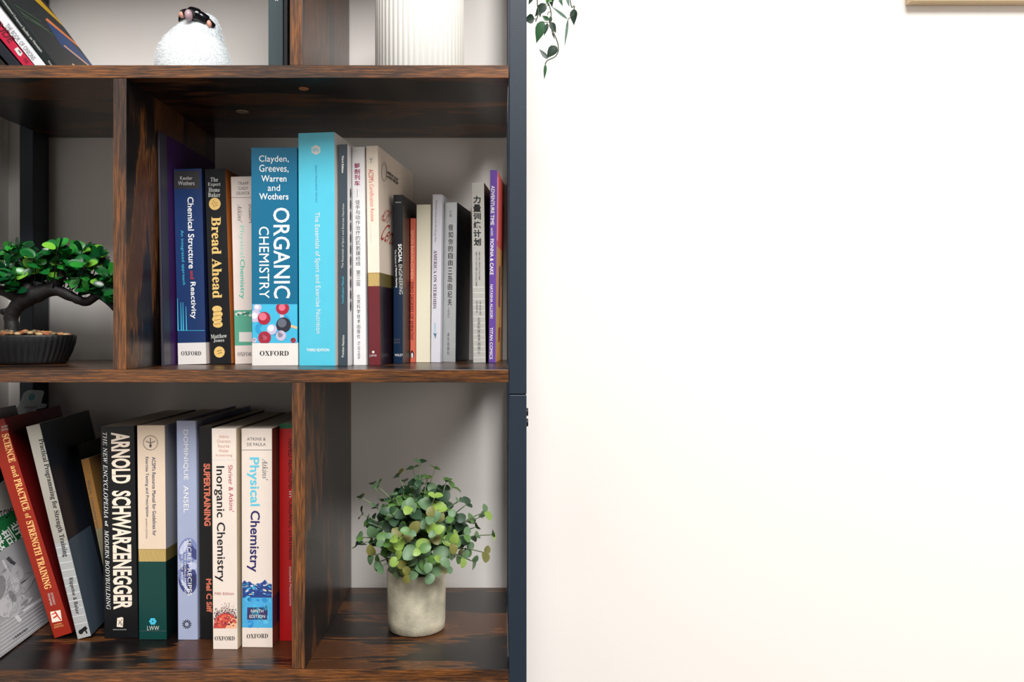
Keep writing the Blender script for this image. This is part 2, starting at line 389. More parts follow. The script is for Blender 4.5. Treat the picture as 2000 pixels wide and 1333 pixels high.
for s, y, w_, wt in (('Clayden,', 312, 58, 0), ('Greeves,', 330, 57, 0), ('Warren', 349, 49, .008), ('and', 367, 24, 0), ('Wothers', 384, 57, .01)):
    text(bk, s, (535-w_/2, y), (535+w_/2, y), 16 if s[-1] in 'g,' else 12.5, white, name='author_lettering', bold=wt)
text(bk, 'ORGANIC', (549.5, 406), (551, 583), 32, white, bold=.012)
text(bk, 'CHEMISTRY', (515.5, 443), (516.5, 583), 19.5, white, bold=.004)
text(bk, serif('OXFORD'), (507.5, 690.5), (564, 690.5), 9.5, black, name='publisher_lettering')
sky = paper('sky_print', (70, 190, 228)); mr = ink('ball_red', (165, 30, 55)); mr2 = ink('ball_red_light', (225, 110, 130)); mw = ink('ball_white', (190, 185, 210)); mw2 = ink('ball_white_light', (235, 230, 240)); mk = ink('ball_dark', (38, 40, 52)); mk2 = ink('ball_dark_light', (95, 100, 115))
it = [(rect(491.6, 581.6, 594.5, 670.5), sky)]
for p in range(7): it.append((ell(500+random.random()*74, 603+random.random()*60, 9, 5, 9, random.random()*3), ink('sky_dark', (40, 150, 200))))
it2 = []
def ball(x, y, r_, a, b_, c=True):
    it2.append((ell(x, y, r_, r_*1.02), a)); it2.append((ell(x-r_*.2, y-r_*.25, r_*.6), b_))
it2.append((seg((549, 610), (553, 630), 7), mw)); it2.append((seg((565, 636), (581, 641), 5), ink('ink_tan', (222, 185, 140))))
for b_ in ((503, 601, 8, mw, mw2), (498, 618, 12, mw, mw2), (516, 622, 12.5, mr, mr2), (552, 602, 13, mr, mr2), (554, 635, 14.5, mk, mk2), (531, 644, 10, mw, mw2), (549, 656, 10, mw, mw2), (517, 660, 12.5, mr, mr2), (497, 665, 5, mw, mw2), (573, 665, 8, mr, mr2)):
    x, y, r_, a_, c_ = b_; r_ = min(r_, 670-y) if y > 660 else r_
    if y+r_ > 670.4 or y-r_ < 594.7 or x-r_ < 491.7 or x+r_ > 581.5:
        e_ = [(min(max(q[0], 491.8), 581.4), min(max(q[1], 594.8), 670.2)) for q in ell(x, y, b_[2])]; it2.append((e_, a_)); e2 = [(min(max(q[0], 491.8), 581.4), min(max(q[1], 594.8), 670.2)) for q in ell(x-1, y-1, b_[2]*.5)]; it2.append((e2, c_))
    else: ball(x, y, r_, a_, c_)
art(bk, it); art(bk, it2, name='molecule_print', off0=.00032)
cyp = paper('cyan_spine', (88, 205, 232), .25)
bk = book('tallest book on the middle shelf, light cyan with a white hexagon mark', 584, 656.5, 582, 655, 261, 715, 'm', 1190, .2, cyp, paper('white_cover', (232, 226, 220)), group=G1)
art(bk, [([(617+10*math.sin(k*math.pi/3), 293+10*math.cos(k*math.pi/3)) for k in range(6)], palei)], name='emblem')
text(bk, 'BN', (611.5, 293), (622.5, 293), 7, cyp, name='emblem_lettering', off=.0004)
text(bk, 'Sport Nutrition Series', (617, 323), (618, 395), 5.5, ink('ink_blue', (50, 130, 175)), name='subtitle_lettering')
text(bk, 'The Essentials of Sport and Exercise Nutrition', (618.5, 415), (621, 652), 12, whitep)
text(bk, 'THIRD EDITION', (599, 684), (643, 684), 5.5, white, name='edition_lettering', bold=.02)
bk = book('slim dark slate study manual right of the cyan book', 661, 679.5, 660, 679, 283, 715, 'm', 1185, .2, paper('slate_spine', (62, 74, 84), .4), whitep, group=G1)
text(bk, 'Third Edition', (669.5, 304), (669.5, 338), 4, white, name='edition_lettering', bold=.02)
text(bk, 'The Essentials of Sport and Exercise Nutrition', (669.5, 524), (671, 398), 5, palei)
text(bk, 'Certification Manual', (669.5, 593), (669.5, 541), 4, cy, name='subtitle_lettering'); text(bk, 'Precision Nutrition', (669.5, 698), (670.5, 655), 4.5, white, name='publisher_lettering')
it = []
for k in range(11): it.append((ell(684.5+k*.02, 378+k*22, 1.4, 11, 10), black))
art(bk, it, surf='r', name='scallop_print')
bk = book('white paperback with magenta and black Chinese lettering', 690.5, 715.5, 687, 712, 288, 714, 'm', 1188, .17, whitep, None, group=G1)
vtext(bk, '解剖列车', lambda y: 697.5+(y-320)*.005, 318, 364, 11, ink('ink_magenta', (150, 40, 90)), bold=.02)
art(bk, [(seg((698, 369), (698, 386), .8), greyi)], name='dash_print')
vtext(bk, '徒手与动作治疗的肌筋膜经线', lambda y: 698.7+(y-400)*.008, 390, 520, 9, greyi, bold=.004); vtext(bk, '第三版', lambda y: 700, 527, 560, 8, greyi, name='edition_lettering')
vtext(bk, '北京科学技术出版社', lambda y: 700.5, 575, 662, 6.5, black, name='publisher_lettering'); text(bk, 'ELSEVIER', (701, 668), (701, 702), 4.5, greyi, name='publisher_lettering')
gb = paper('gold_band', (176, 146, 84)); gbd = paper('gold_band_dark', (98, 86, 44)); mar = paper('maroon_foot', (108, 36, 44), .3); mard = paper('plum_cover', (40, 22, 32), .3)
bk = book('cream exercise review book with gold band and maroon foot', 720.5, 744, 714.5, 738, 286, 714, 'm', 1186, .215, paper('ivory_spine', (246, 232, 214)), paper('ivory_cover', (226, 210, 192)),
          bands=[(714, 560, mar, mard), (560, 533.5, gb, gbd)], group=G1)
text(bk, "ACSM's", (724.5, 331), (725.5, 357), 10, redi); text(bk, 'Certification Review', (725.5, 360), (728, 433), 8, ink('ink_salmon', (225, 120, 110))); text(bk, 'Fourth Edition', (724, 437), (725, 474), 3, palei, name='edition_lettering')
def ring(cx, cy, r_, w_, m, n=24):
    return [(seg((cx+r_*math.cos(2*math.pi*k/n), cy+r_*math.sin(2*math.pi*k/n)), (cx+r_*math.cos(2*math.pi*(k+1)/n), cy+r_*math.sin(2*math.pi*(k+1)/n)), w_), m) for k in range(n)]
art(bk, ring(724.5, 313, 6.5, .8, palei)+[(seg((724.5, 309), (724.5, 318), 1), greyi), (seg((721, 311), (728, 311), .8), greyi)], name='emblem')
art(bk, [(seg((718.5+k*2.6, 534.5), (720.5+k*2.6, 559), .9), goldstripe) for k in range(9)], name='band_print')
art(bk, [(ell(729, 688, 2.6), palei)], name='emblem'); text(bk, 'LWW', (722, 695), (736, 695), 4.5, palei, name='publisher_lettering')
text(bk, "ACSM's", (748, 418), (762, 425), 26, ink('ink_rust', (165, 62, 50)), surf='r'); text(bk, 'Certification', (748, 452), (800, 478), 34, ink('ink_rust2', (160, 50, 45)), surf='r')
text(bk, 'AMERICAN COLLEGE', (756, 336), (777, 352), 5, black, surf='r', bold=.02, name='subtitle_lettering'); text(bk, 'of SPORTS MEDICINE', (756, 344), (777, 359), 5, black, surf='r', bold=.02, name='subtitle_lettering')
art(bk, [(seg((750+5*math.cos(a*.5236), 336+18*math.sin(a*.5236)), (750+5*math.cos((a+1)*.5236), 336+18*math.sin((a+1)*.5236)), .8), greyi) for a in range(12)], surf='r', name='emblem')
bk = book('black and navy hacking paperback with white spine lettering', 768, 786.5, 767.5, 787, 381, 711, 'm', 1147, .16, paper('ink_navy_spine', (20, 24, 36), .3), paper('black_cover2', (18, 22, 20), .3), group=G1,
          bands=[(711, 560, paper('deep_blue', (14, 38, 66), .3), blackp)])
text(bk, 'SOCIAL', (781, 477), (782, 513), 7, white, bold=.02); text(bk, 'ENGINEERING', (782, 517), (783.5, 575), 7, palei)
text(bk, 'The Science of', (772.5, 488), (773.5, 522), 3.2, palei, name='subtitle_lettering'); text(bk, 'Human Hacking', (773.5, 524), (774.5, 562), 4.2, white, name='subtitle_lettering', bold=.01)
text(bk, 'SECOND', (770, 664), (781, 664), 3, greyi, name='edition_lettering'); text(bk, 'EDITION', (770, 669.5), (781, 669.5), 3, greyi, name='edition_lettering')
text(bk, 'WILEY', (771, 694), (787, 694), 4.5, white, name='publisher_lettering'); text(bk, 'HADNAGY', (772, 395.5), (784, 395.5), 2.6, palei, name='author_lettering')
bk = book('short coral orange paperback with a small bird emblem', 801, 811, 801, 811.5, 427, 708.3, 'm', 1195, .13, paper('coral_spine', (226, 112, 88)), None, group=G1)
text(bk, 'SIMON BARON-COHEN', (805.5, 450), (805, 545), 5.5, ink('ink_peach', (255, 190, 160)), name='author_lettering'); text(bk, 'ZERO DEGREES OF EMPATHY', (804.8, 550), (804.5, 665), 6, ink('ink_dark_red', (120, 30, 35)), bold=.008)
art(bk, [(ell(805, 693.5, 3.6, 7), black), (ell(805, 694.5, 2, 5.4), whitep), (ell(804.6, 687, 1.7, 2.1), black)], name='emblem')
bk = book('cream book with a blank spine between orange and white paperbacks', 812, 840, 812.5, 841.5, 400, 708.4, 'm', 1200, .13, mat('blank_cream', (238, 230, 206), .6, .3, var=.04, vscale=12), None, group=G1)
bk = book('thin white paperback with small serif lettering and a blue bird mark', 841, 859.5, 845, 863, 380.5, 708.6, 'm', 1205, .13, paper('white_violet', (236, 234, 244)), None, group=G1)
text(bk, 'Thomas Szasz and the Drug War', (852, 391), (850, 474), 4, greyi, name='author_lettering'); text(bk, serif('AMERICA ON STEROIDS'), (850.5, 489), (849, 603), 6.5, ink('ink_plum', (90, 50, 70)))
text(bk, 'AMERICA', (849.5, 630), (849.5, 652), 2.6, cy, name='publisher_lettering')
art(bk, [([(846, 651), (852.5, 653), (849.5, 658)], ink('ink_slate_blue', (70, 110, 140))), ([(848.5, 655), (853, 650), (850, 663)], ink('ink_slate_blue', (70, 110, 140)))], name='emblem')
silver = mat('silver_foil', (176, 180, 182), .28, .6, var=.18, vscale=30, metal=.45, bump=.25, bscale=60)
bk = book('silver foil paperback with brushed Chinese characters and navy cover side', 863.8, 889.5, 868, 892.5, 396, 708, 'm', 1235, .13, silver, paper('night_cover', (14, 22, 34), .3), group=G1)
vtext(bk, '假如你的自由', lambda y: 881-(y-400)*.012, 438, 520, 9, black, bold=.01); vtext(bk, '三岛由纪夫', lambda y: 879.5-(y-500)*.012, 522, 598, 8.5, black, bold=.01)
vtext(bk, '上海译文', lambda y: 876-(y-600)*.012, 600, 622, 4, greyi, name='subtitle_lettering'); vtext(bk, '译文出版社', lambda y: 875.5, 650, 694, 4.5, black, name='publisher_lettering')
vtext(bk, '小说', lambda y: 880, 410, 425, 5, greyi, name='author_lettering')
bk = book('light grey paperback with bold black Chinese title and white rules', 924, 948.5, 921, 945, 357.5, 709, 'm', 1150, .16, paper('dove_spine', (200, 198, 192)), paper('black_side', (22, 20, 22), .3), group=G1)
vtext(bk, '力量训练计划', lambda y: 932+(y-430)*.008, 382, 481, 14.5, black, bold=.03)
vtext(bk, '美马克瑞比托著', lambda y: 930.5, 491, 560, 3.5, greyi, name='author_lettering'); vtext(bk, '美安迪贝克著', lambda y: 936.5, 491, 548, 3.5, greyi, name='author_lettering')
vtext(bk, '杨斌李硕', lambda y: 931.5, 588, 612, 3.5, greyi, name='author_lettering'); vtext(bk, '译朱筱漪', lambda y: 938, 588, 616, 3.5, greyi, name='author_lettering')
vtext(bk, '北京科学技术出版社', lambda y: 935.5+(y-650)*.01, 620, 692, 5.5, black, name='publisher_lettering')
art(bk, [(seg((922.9+(y-520)*.008, y), (947.6+(y-520)*.008, y), .9), white) for y in (561, 572, 584, 595.5, 607, 619, 631, 642, 654, 665, 677, 687.5, 699)], name='rule_print')
redc = paper('red_cover', (196, 78, 70)); orc = paper('amber_cover', (196, 140, 82))
bk = book('thin purple hardback comic with a red and amber cover side', 954, 968, 958.5, 970.5, 333, 709, 'm', 1118, .135, paper('violet_spine', (112, 78, 168), .3), redc, hard=False, bands=[(709, 480, paper('violet_spine', (112, 78, 168), .3), orc)], group=G1)
text(bk, 'ADVENTURE TIME', (962.8, 363), (961.5, 440), 7, white, bold=.02); text(bk, 'with', (961.2, 445), (961, 461), 5, white); text(bk, 'FIONNA & CAKE', (961, 467), (960.2, 537), 7, white, bold=.02)
text(bk, 'NATASHA ALLEGRI', (960, 556), (959.8, 622), 5.5, white, bold=.01, name='author_lettering'); text(bk, 'TITAN COMICS', (959.8, 640), (959.2, 702), 6, white, bold=.02, name='publisher_lettering')
pk = ink('print_pink', (225, 130, 150)); pu = ink('print_purple', (90, 45, 90)); ol = ink('print_olive', (150, 150, 70)); dr = ink('print_darkred', (130, 30, 40))
art(bk, [(seg((972, 345), (971, 470), 2.4), pk), (seg((976, 520), (975, 600), 2.5), pu), (seg((981, 500), (980, 620), 2), ol), (seg((975, 640), (974, 668), 3), dr), (seg((983, 400), (981, 520), 2.2), dr), (seg((972.5, 600), (971.5, 680), 2), ol), (seg((979, 560), (978, 640), 2.2), ink('print_peach', (230, 160, 110)))], surf='r', name='cover_print')
# --- lower shelf, standing
bk = book('thick black bodybuilding encyclopedia with bold white capitals', 204, 270.5, 194, 264, 834, 1248, 'l', 975, .22, paper('soot_spine', (17, 20, 25), .35), None, group=G2)
nw = ink('ink_cream', (242, 226, 208))
text(bk, 'ARNOLD', (235, 845), (237, 945), 37, nw, bold=.035); text(bk, 'SCHWARZENEGGER', (237, 959), (240, 1191), 37, nw, bold=.035)
text(bk, serif('THE NEW ENCYCLOPEDIA', True), (204.8, 845), (207.5, 1012), 8, white, name='subtitle_lettering'); text(bk, serif('of'), (208, 1018), (208.2, 1029), 6, white, name='subtitle_lettering'); text(bk, serif('MODERN BODYBUILDING', True), (208.3, 1036), (212, 1191), 8, white, name='subtitle_lettering')
art(bk, [([(228, 1225), (240, 1226), (241, 1208), (238, 1206), (229, 1208)], nw), (seg((231, 1221), (239, 1210), 1.2), black), (seg((232, 1212), (237, 1222), 1), black), (seg((237, 1216), (239, 1224), 1), black)], name='emblem')
text(bk, 'SIMON & SCHUSTER', (221, 1230.5), (247, 1230.5), 2, palei, name='publisher_lettering')
gr = paper('green_foot', (12, 66, 62), .3)
bk = book('tan and green exercise testing manual with a gold striped band', 271.5, 326.5, 267.5, 322.5, 832, 1250, 'l', 1040, .21, paper('tan_spine', (240, 218, 194)), paper('grey_cover', (150, 150, 160), .3), bands=[(1250, 1098, gr, paper('green_cover_dark', (8, 28, 26), .3)), (1098, 1073.5, gb, gbd)], group=G2)
art(bk, ring(294, 865.5, 14, 1, greyi, 28)+[(seg((294, 856), (294, 875), 1.6), greyi), (seg((285, 862), (294, 866), 1.4), greyi), (seg((303, 862), (294, 866), 1.4), greyi), (ell(294, 871, 2.5, 3), greyi)], name='emblem')
text(bk, "ACSM's Resource Manual for Guidelines for", (300.5, 893), (302, 1047), 7.5, ink('ink_blue_dark', (40, 62, 100)), bold=.01); text(bk, 'Exercise Testing and Prescription', (286.5, 893), (287.5, 1010), 7.5, ink('ink_blue_dark', (40, 62, 100)), bold=.01)
text(bk, 'SEVENTH EDITION', (286, 1013), (286.5, 1052), 3, greyi, name='edition_lettering'); text(bk, 'LWW', (287.5, 1227.5), (311, 1227.5), 8.5, palei, name='publisher_lettering')
art(bk, [(ell(298.5+4.2*math.cos(k*1.047), 1214.5+4.2*math.sin(k*1.047), 3, 3, 10), cy) for k in range(6)]+[(seg((273, 1233), (325, 1233), .6), greyi)], name='emblem')
art(bk, [(seg((272+k*3.1, 1074.5), (275+k*3.1, 1097.5), 1.1), goldstripe) for k in range(17)], name='band_print')
lav = paper('lavender_spine', (172, 182, 212), .4)
bk = book('lavender recipe hardback with white capitals and an indigo swirl', 347, 386.5, 344, 383.5, 823, 1250.5, 'l', 1040, .2, lav, None, hard=True, group=G2)
ind = ink('print_indigo', (62, 68, 122)); ind2 = ink('print_indigo_light', (120, 132, 180))
ind3 = ink('print_lilac', (188, 194, 222))
art(bk, [(ell(367, 1078, 18.5, 27, 28, .15), ind2), (ell(359, 1070, 6, 15, 20, .5), ind3), (ell(377, 1075, 8, 20, 24, -.35), ind), (ell(379, 1064, 3.5, 12, 18, -.5), ind2), (ell(367, 1132, 18.5, 29, 28, -.1), ind), (ell(377, 1106, 9, 7, 18, .3), ind3), (ell(356, 1130, 5.5, 18, 20, -.4), ind2), (ell(362, 1146, 3, 15, 18, -.55), ind3), (ell(375, 1138, 7, 16, 20, .25), ink('print_night', (44, 48, 92)))], name='swirl_print')
text(bk, 'DOMINIQUE', (362, 840), (363, 938), 10, white, name='author_lettering'); text(bk, 'ANSEL', (363.3, 949), (364, 1002), 10, white, name='author_lettering')
text(bk, 'SECRET RECIPES', (369.5, 1054), (371, 1164), 8, white, off=.0004); text(bk, 'FROM THE WORLD FAMOUS', (361.5, 1058), (362.5, 1160), 3.6, white, name='subtitle_lettering', off=.0004); text(bk, 'NEW YORK BAKERY', (355.5, 1075), (356.5, 1145), 3.6, white, name='subtitle_lettering', off=.0004)
art(bk, [(seg((365+4*math.cos(a*.5236+.26), 1220+4*math.sin(a*.5236+.26)), (365+9*math.cos(a*.5236+.26), 1220+9*math.sin(a*.5236+.26)), 2), black) for a in range(12)], name='emblem')
bk = book('black training hardback with salmon capitals behind the inorganic textbook', 391, 417, 388, 415, 834, 1250, 'l', 1040, .2, paper('ebony_spine', (22, 24, 27), .35), None, group=G2)
sal = ink('ink_salmon2', (222, 120, 95))
text(bk, 'SUPERTRAINING', (404, 906), (405.5, 1028), 13, sal, bold=.04); text(bk, 'Mel C Siff', (408, 1131), (409, 1197), 11, sal, bold=.04, name='author_lettering')
footc = paper('ivory_foot', (240, 228, 206)); oxs = paper('ivory_white', (244, 230, 218))
bk = book('ivory inorganic chemistry textbook with red dome print, standing furthest forward', 416, 464.5, 412, 463, 838, 1269, 'l', 1040, .2, oxs, paper('buff_cover', (226, 206, 172)), group=G2)
for i, (s, w_) in enumerate((('Atkins', 19), ('Overton', 27), ('Rourke', 22), ('Weller', 20), ('Armstrong', 33))):
    text(bk, s, (437-w_/2, 853+i*9.3), (437+w_/2, 853+i*9.3), 6.5, ink('ink_rose', (200, 150, 135)), name='author_lettering')
text(bk, 'Inorganic Chemistry', (428, 911), (430.5, 1137), 21, black, bold=.012); text(bk, "Shriver & Atkins'", (450, 909), (452.5, 1000), 9, ink('ink_wine', (170, 60, 75)), name='author_lettering')
text(bk, 'Fifth Edition', (419.5, 1160), (457, 1160), 5.5, ink('ink_wine', (170, 60, 75)), name='edition_lettering'); text(bk, serif('OXFORD'), (419.5, 1247.5), (458.5, 1247.5), 8, black, name='publisher_lettering')
dome = [(416.8, 1228)]+[(441+25*math.cos(math.pi-k*math.pi/12*.93), 1225-27*math.sin(k*math.pi/12*.93)) for k in range(2, 11)]+[(463.7, 1205), (464, 1228)]
spk = [(seg((412.5, 899), (463, 899), .7), palei), (dome[::-1], ink('print_brick', (190, 70, 62))), ([(440, 1228), (464, 1228), (464, 1210), (455, 1208), (446, 1216)], ink('print_apricot', (238, 180, 140))), ([(428, 1226), (424, 1214), (436, 1202), (450, 1203), (444, 1214)], ink('print_coral', (222, 100, 82)))]
rs0 = random.Random(8)
for k in range(40):
    a = rs0.random()*3; q_ = rs0.random()**.5; x = 441-23*q_*math.cos(a); y = 1226-24*q_*math.sin(a)*.95
    if x < 462: spk.append((ell(x, min(y, 1224), 1+rs0.random()*3, .8+rs0.random()*1.8, 8, rs0.random()), ink(*rs0.choice([('print_r1', (170, 54, 54)), ('print_r2', (236, 150, 120)), ('print_r3', (206, 84, 72)), ('print_r4', (120, 40, 60))]))))
art(bk, spk); sp = []
rs = random.Random(3)
for k in range(190):
    x = 417.5+rs.random()*45; edge = 1225-27*math.sqrt(max(.02, 1-((x-441)/26)**2)); y = edge-abs(rs.gauss(0, 9))
    if y > 1170: s_ = .5+rs.random()*.9; sp.append(([(x-s_, y+s_), (x+s_, y+s_*.6), (x+s_*.3, y-s_)], rs.choice([black, navyi, greyi, maroi])))
art(bk, sp, name='speckle_print', off0=.0003)
wat = mat('water_print', (72, 170, 220), .35, .5, var=.25, vscale=130)
bk = book('ivory physical chemistry textbook with blue water print, beside the red spine', 472.5, 533, 471, 532, 838, 1265, 'l', 1040, .2, oxs, paper('brick_cover', (122, 66, 52), .4), bands=[(1227, 1168, wat, paper('dusk_cover', (40, 50, 80), .3))], group=G2)
text(bk, 'ATKINS &', (482.5, 858), (519, 858), 6, greyi, name='author_lettering'); text(bk, 'DE PAULA', (482.5, 868.5), (519, 868.5), 6, greyi, name='author_lettering')
text(bk, serif("Atkins'", True), (517.5, 896), (518, 938), 11, greyi); text(bk, 'Physical', (494, 894), (495.5, 989), 24, ink('ink_aqua', (95, 195, 220)), bold=.018); text(bk, 'Chemistry', (496, 998), (494, 1118), 24, navyi, bold=.018)
text(bk, serif('OXFORD'), (482, 1243.5), (523.5, 1242.5), 8.5, black, name='publisher_lettering')
wp = [(472.3+k*5.05, 1140-4*math.sin(k*.9)-3*math.sin(k*2.3)) for k in range(13)]
deep = mat('deep_water_print', (30, 62, 130), .35, .5, var=.4, vscale=170); foam = ink('print_foam', (200, 215, 235))
its = [(seg((471.5, 879.5), (532, 879.5), .9), greyi), ([(472.3, 1168), (533, 1168)]+wp[::-1], deep)]
for k in range(46):
    x = 475+rs.random()*55; its.append((ell(x, 1141+rs.random()**1.6*22, .8+rs.random()*3.6, .5+rs.random()*1.5, 9, rs.random()-.5), rs.choice([foam, sky, footc, ink('print_water_mid', (60, 110, 180))])))
for k in range(26):
    x = 478+rs.random()*50; its.append((ell(x, 1170+rs.random()*54, 1.5+rs.random()*4.5, 1.5+rs.random()*7, 12, rs.random()-.5), rs.choice([ink('print_water_a', (96, 192, 232)), ink('print_water_b', (48, 140, 206)), ink('print_water_c', (80, 180, 226))])))
for k in range(12): its.append((seg(wp[k], wp[k+1], 1.3), ink('print_wave_edge', (70, 105, 170))))
its.append((rect(483, 522.5, 1187, 1211), ink('print_plum', (60, 52, 98))))
art(bk, its)
text(bk, 'NINTH', (490.5, 1194), (514.5, 1194), 6, white, name='edition_lettering', off=.0005); text(bk, 'EDITION', (487.5, 1204.5), (518, 1204.5), 6, white, name='edition_lettering', off=.0005)
bk = book('bright red synthesis book half hidden by the lower divider', 546, 584, 545, 584, 828.5, 1252.5, 'l', 1040, .19, paper('red_spine', (200, 22, 26), .3), None, bands=[(838, 828.5, paper('green_head', (20, 104, 66)), paper('green_head', (20, 104, 66)))], group=G2)
text(bk, 'NAMED REACTIONS', (567, 858), (568, 955), 8, ink('ink_black_red', (60, 10, 14)), bold=.01); text(bk, 'in', (567.8, 960), (568, 972), 6, palei); text(bk, 'ORGANIC SYNTHESIS', (568, 978), (568.5, 1094), 8, ink('ink_black_red', (60, 10, 14)), bold=.01)
text(bk, 'Detailed Mechanisms', (567, 1108), (568, 1184), 4.5, palei, name='subtitle_lettering')
# --- lower shelf, leaning left part
bk = book('red strength training textbook leaning steeply left with yellow title', 106, 141, -19, 17, 826, 1248, 'l', 780, .17, paper('brick_red', (156, 40, 24), .35), paper('oxblood_cover', (110, 20, 20), .3), group=G4)
yel = ink('ink_yellow', (245, 190, 120))
def rl(y): return (y-826)*.2955     # slant of the red spine
text(bk, serif('SCIENCE'), (10, 848), (24.5, 903), 14, yel, bold=.012); text(bk, serif('and'), (25.5, 910), (32, 932), 11, yel); text(bk, serif('PRACTICE'), (33.5, 936), (52.5, 998), 14, yel, bold=.012)
text(bk, serif('of'), (53.5, 1003), (56, 1013), 11, yel); text(bk, serif('STRENGTH TRAINING'), (57.5, 1018), (94.5, 1151), 14, yel, bold=.012)
text(bk, 'ZATSIORSKY', (101, 1158), (107, 1182), 4, palei, name='author_lettering'); text(bk, 'KRAEMER', (95, 1160), (101, 1184), 4, palei, name='author_lettering'); text(bk, 'SECOND', (3, 835), (15, 832), 4, palei, name='edition_lettering'); text(bk, 'EDITION', (3, 841), (16, 838), 4, palei, name='edition_lettering')
art(bk, [([(102, 1217), (121, 1213), (118, 1192), (98, 1196)], nw), (seg((107, 1195), (113, 1204), 3), redi), (seg((112, 1203), (104, 1208), 3), redi), (seg((112, 1203), (119, 1212), 2.4), redi), (seg((101, 1201), (108, 1198), 2), redi)], name='emblem')
text(bk, 'HUMAN', (106, 1222), (120, 1218), 3, yel, name='publisher_lettering'); text(bk, 'KINETICS', (106, 1226.5), (124, 1222), 3, yel, name='publisher_lettering')
bk = book('pale grey programming book leaning left with black serif title', 151.5, 177, 54, 86, 833, 1250, 'l', 745, .175, paper('stone_spine', (172, 168, 158), .4), paper('slate_cover', (34, 42, 54), .3), bands=[(1250, 1062, paper('stone_low', (176, 178, 178), .4), paper('slate_low', (70, 84, 98), .3))], group=G4)
text(bk, serif('Practical Programming for Strength Training'), (79, 858), (128, 1088), 12.5, black, bold=.004); text(bk, serif('Rippetoe & Baker'), (137.5, 1128), (151.5, 1200), 9.5, black, bold=.004, name='author_lettering')
art(bk, [(seg((106+(y-1066)*.237, y+1.5), (140+(y-1066)*.222, y-5), .8), white) for y in range(1070, 1232, 15)], name='rule_print')
art(bk, [(seg((156, 1236), (169, 1226), 7), black), (seg((165, 1228), (170, 1238), 3), black), (ell(158, 1235, 4.6), black)], name='emblem')
bk = book('narrow black book leaning behind the pale grey one', 219, 230.5, 143, 154.5, 872, 1206, 'l', 850, .12, paper('jet_spine', (18, 22, 26), .3), None, group=G4)
art(bk, [(ell(165, 1138, 4.5, 7), ink('print_blood', (120, 24, 28)))], name='spot_print')
bk = book('slim ochre paperback leaning between black books', 224, 240, 158, 174, 899, 1216, 'l', 960, .13, paper('ochre_spine', (196, 142, 78)), None, bands=[(1216, 1035, paper('khaki_spine', (160, 146, 112)), blackp)], group=G4)
text(bk, 'Work, consumerism', (172, 938), (191, 1033), 8, greyi); text(bk, 'and the new poor', (192.5, 1040), (205, 1110), 6, ink('ink_moss', (110, 130, 110)))
bk = book('anatomy atlas with grey sculpture cover and green band, leaning at far left', -24, -14, -161, -151, 828, 1300, 'l', 864, .215, paper('white_atlas', (205, 205, 205)), mat('marble_print', (168, 168, 172), .35, .5, var=.28, vscale=22), group=G4)
dg_ = ink('print_green', (22, 100, 52)); bk_at = bk
art(bk, [([(-60, 1118), (52, 1044), (48, 1012), (40, 990), (-60, 1040)], dg_), ([(-20, 960), (8, 938), (14, 915), (4, 893), (-20, 900)], black), ([(-60, 1038), (40, 988), (20, 925), (10, 940), (-60, 975)], ink('print_grey', (135, 132, 126)))], surf='r', name='cover_print')
text(bk, '解剖学', (-12, 1067), (43, 1030), 34, white, surf='r', bold=.01, off=.0004); text(bk, 'ANATOMY', (-25, 1016), (30, 998), 17, black, surf='r', off=.0004)
text(bk, '人民邮电出版社', (25, 1250), (54, 1229), 7, black, surf='r', name='publisher_lettering', off=.0004)
fig = [(seg((x0, y0), (x1, y1), w_), ink(k_, c_)) for x0, y0, x1, y1, w_, k_, c_ in ((5, 1095, 30, 1150, 5, 'mg1', (205, 205, 208)), (14, 1090, 24, 1100, 7, 'mg2', (70, 70, 74)), (22, 1098, 29, 1102, 6, 'mg2', 0), (30, 1150, 8, 1175, 7, 'mg1', 0), (30, 1150, 58, 1178, 3, 'mg1', 0), (8, 1175, 40, 1215, 8, 'mg3', (225, 225, 228)), (40, 1140, 75, 1118, 2, 'mg2', 0), (45, 1195, 80, 1172, 4, 'mg3', 0))]
rg = random.Random(4)
G = [ink('mg6', (186, 186, 190)), ink('mg7', (200, 200, 203)), ink('mg4', (140, 140, 145)), ink('mg5', (176, 176, 180)), ink('mg8', (118, 118, 122))]
for cx_, cyy, rx_, ry_, ro, gi_ in ((10, 1168, 30, 42, -.4, 3), (22, 1150, 20, 34, -.3, 0), (34, 1120, 12, 16, -.3, 0), (12, 1186, 18, 22, .3, 1), (44, 1152, 26, 7, -.75, 3), (58, 1134, 20, 5, -.7, 0), (-2, 1150, 12, 26, .2, 2), (36, 1186, 26, 8, -.8, 0), (30, 1142, 8, 16, -.2, 1), (24, 1166, 6, 12, -.5, 2), (52, 1176, 14, 4, -.6, 1)):
    fig.append((ell(cx_, cyy, rx_, ry_, 20, ro), G[gi_]))
for k in range(150):
    a = -1.0+rg.gauss(0, .5); cx_ = 22+rg.gauss(0, 16); cyy = 1155+rg.gauss(0, 26); ln = 5+rg.random()*8; p_ = (cx_, cyy); cv = rg.uniform(-.5, .5)
    if cx_ < -8 or cyy > 1215-(cx_-10)*.75: continue
    cc = rg.choice(G)
    for q_ in range(3):
        n_ = (p_[0]+ln/3*math.cos(a), p_[1]+ln/3*math.sin(a)); fig.append((seg(p_, n_, .4+rg.random()*.5), cc)); p_ = n_; a += cv
art(bk, fig+[(seg((0, 1222+k*8), (84, 1166+k*7.5), 1.2), ink('mg3', (225, 225, 228))) for k in range(8)], surf='r', name='figure_print', off0=.0003)
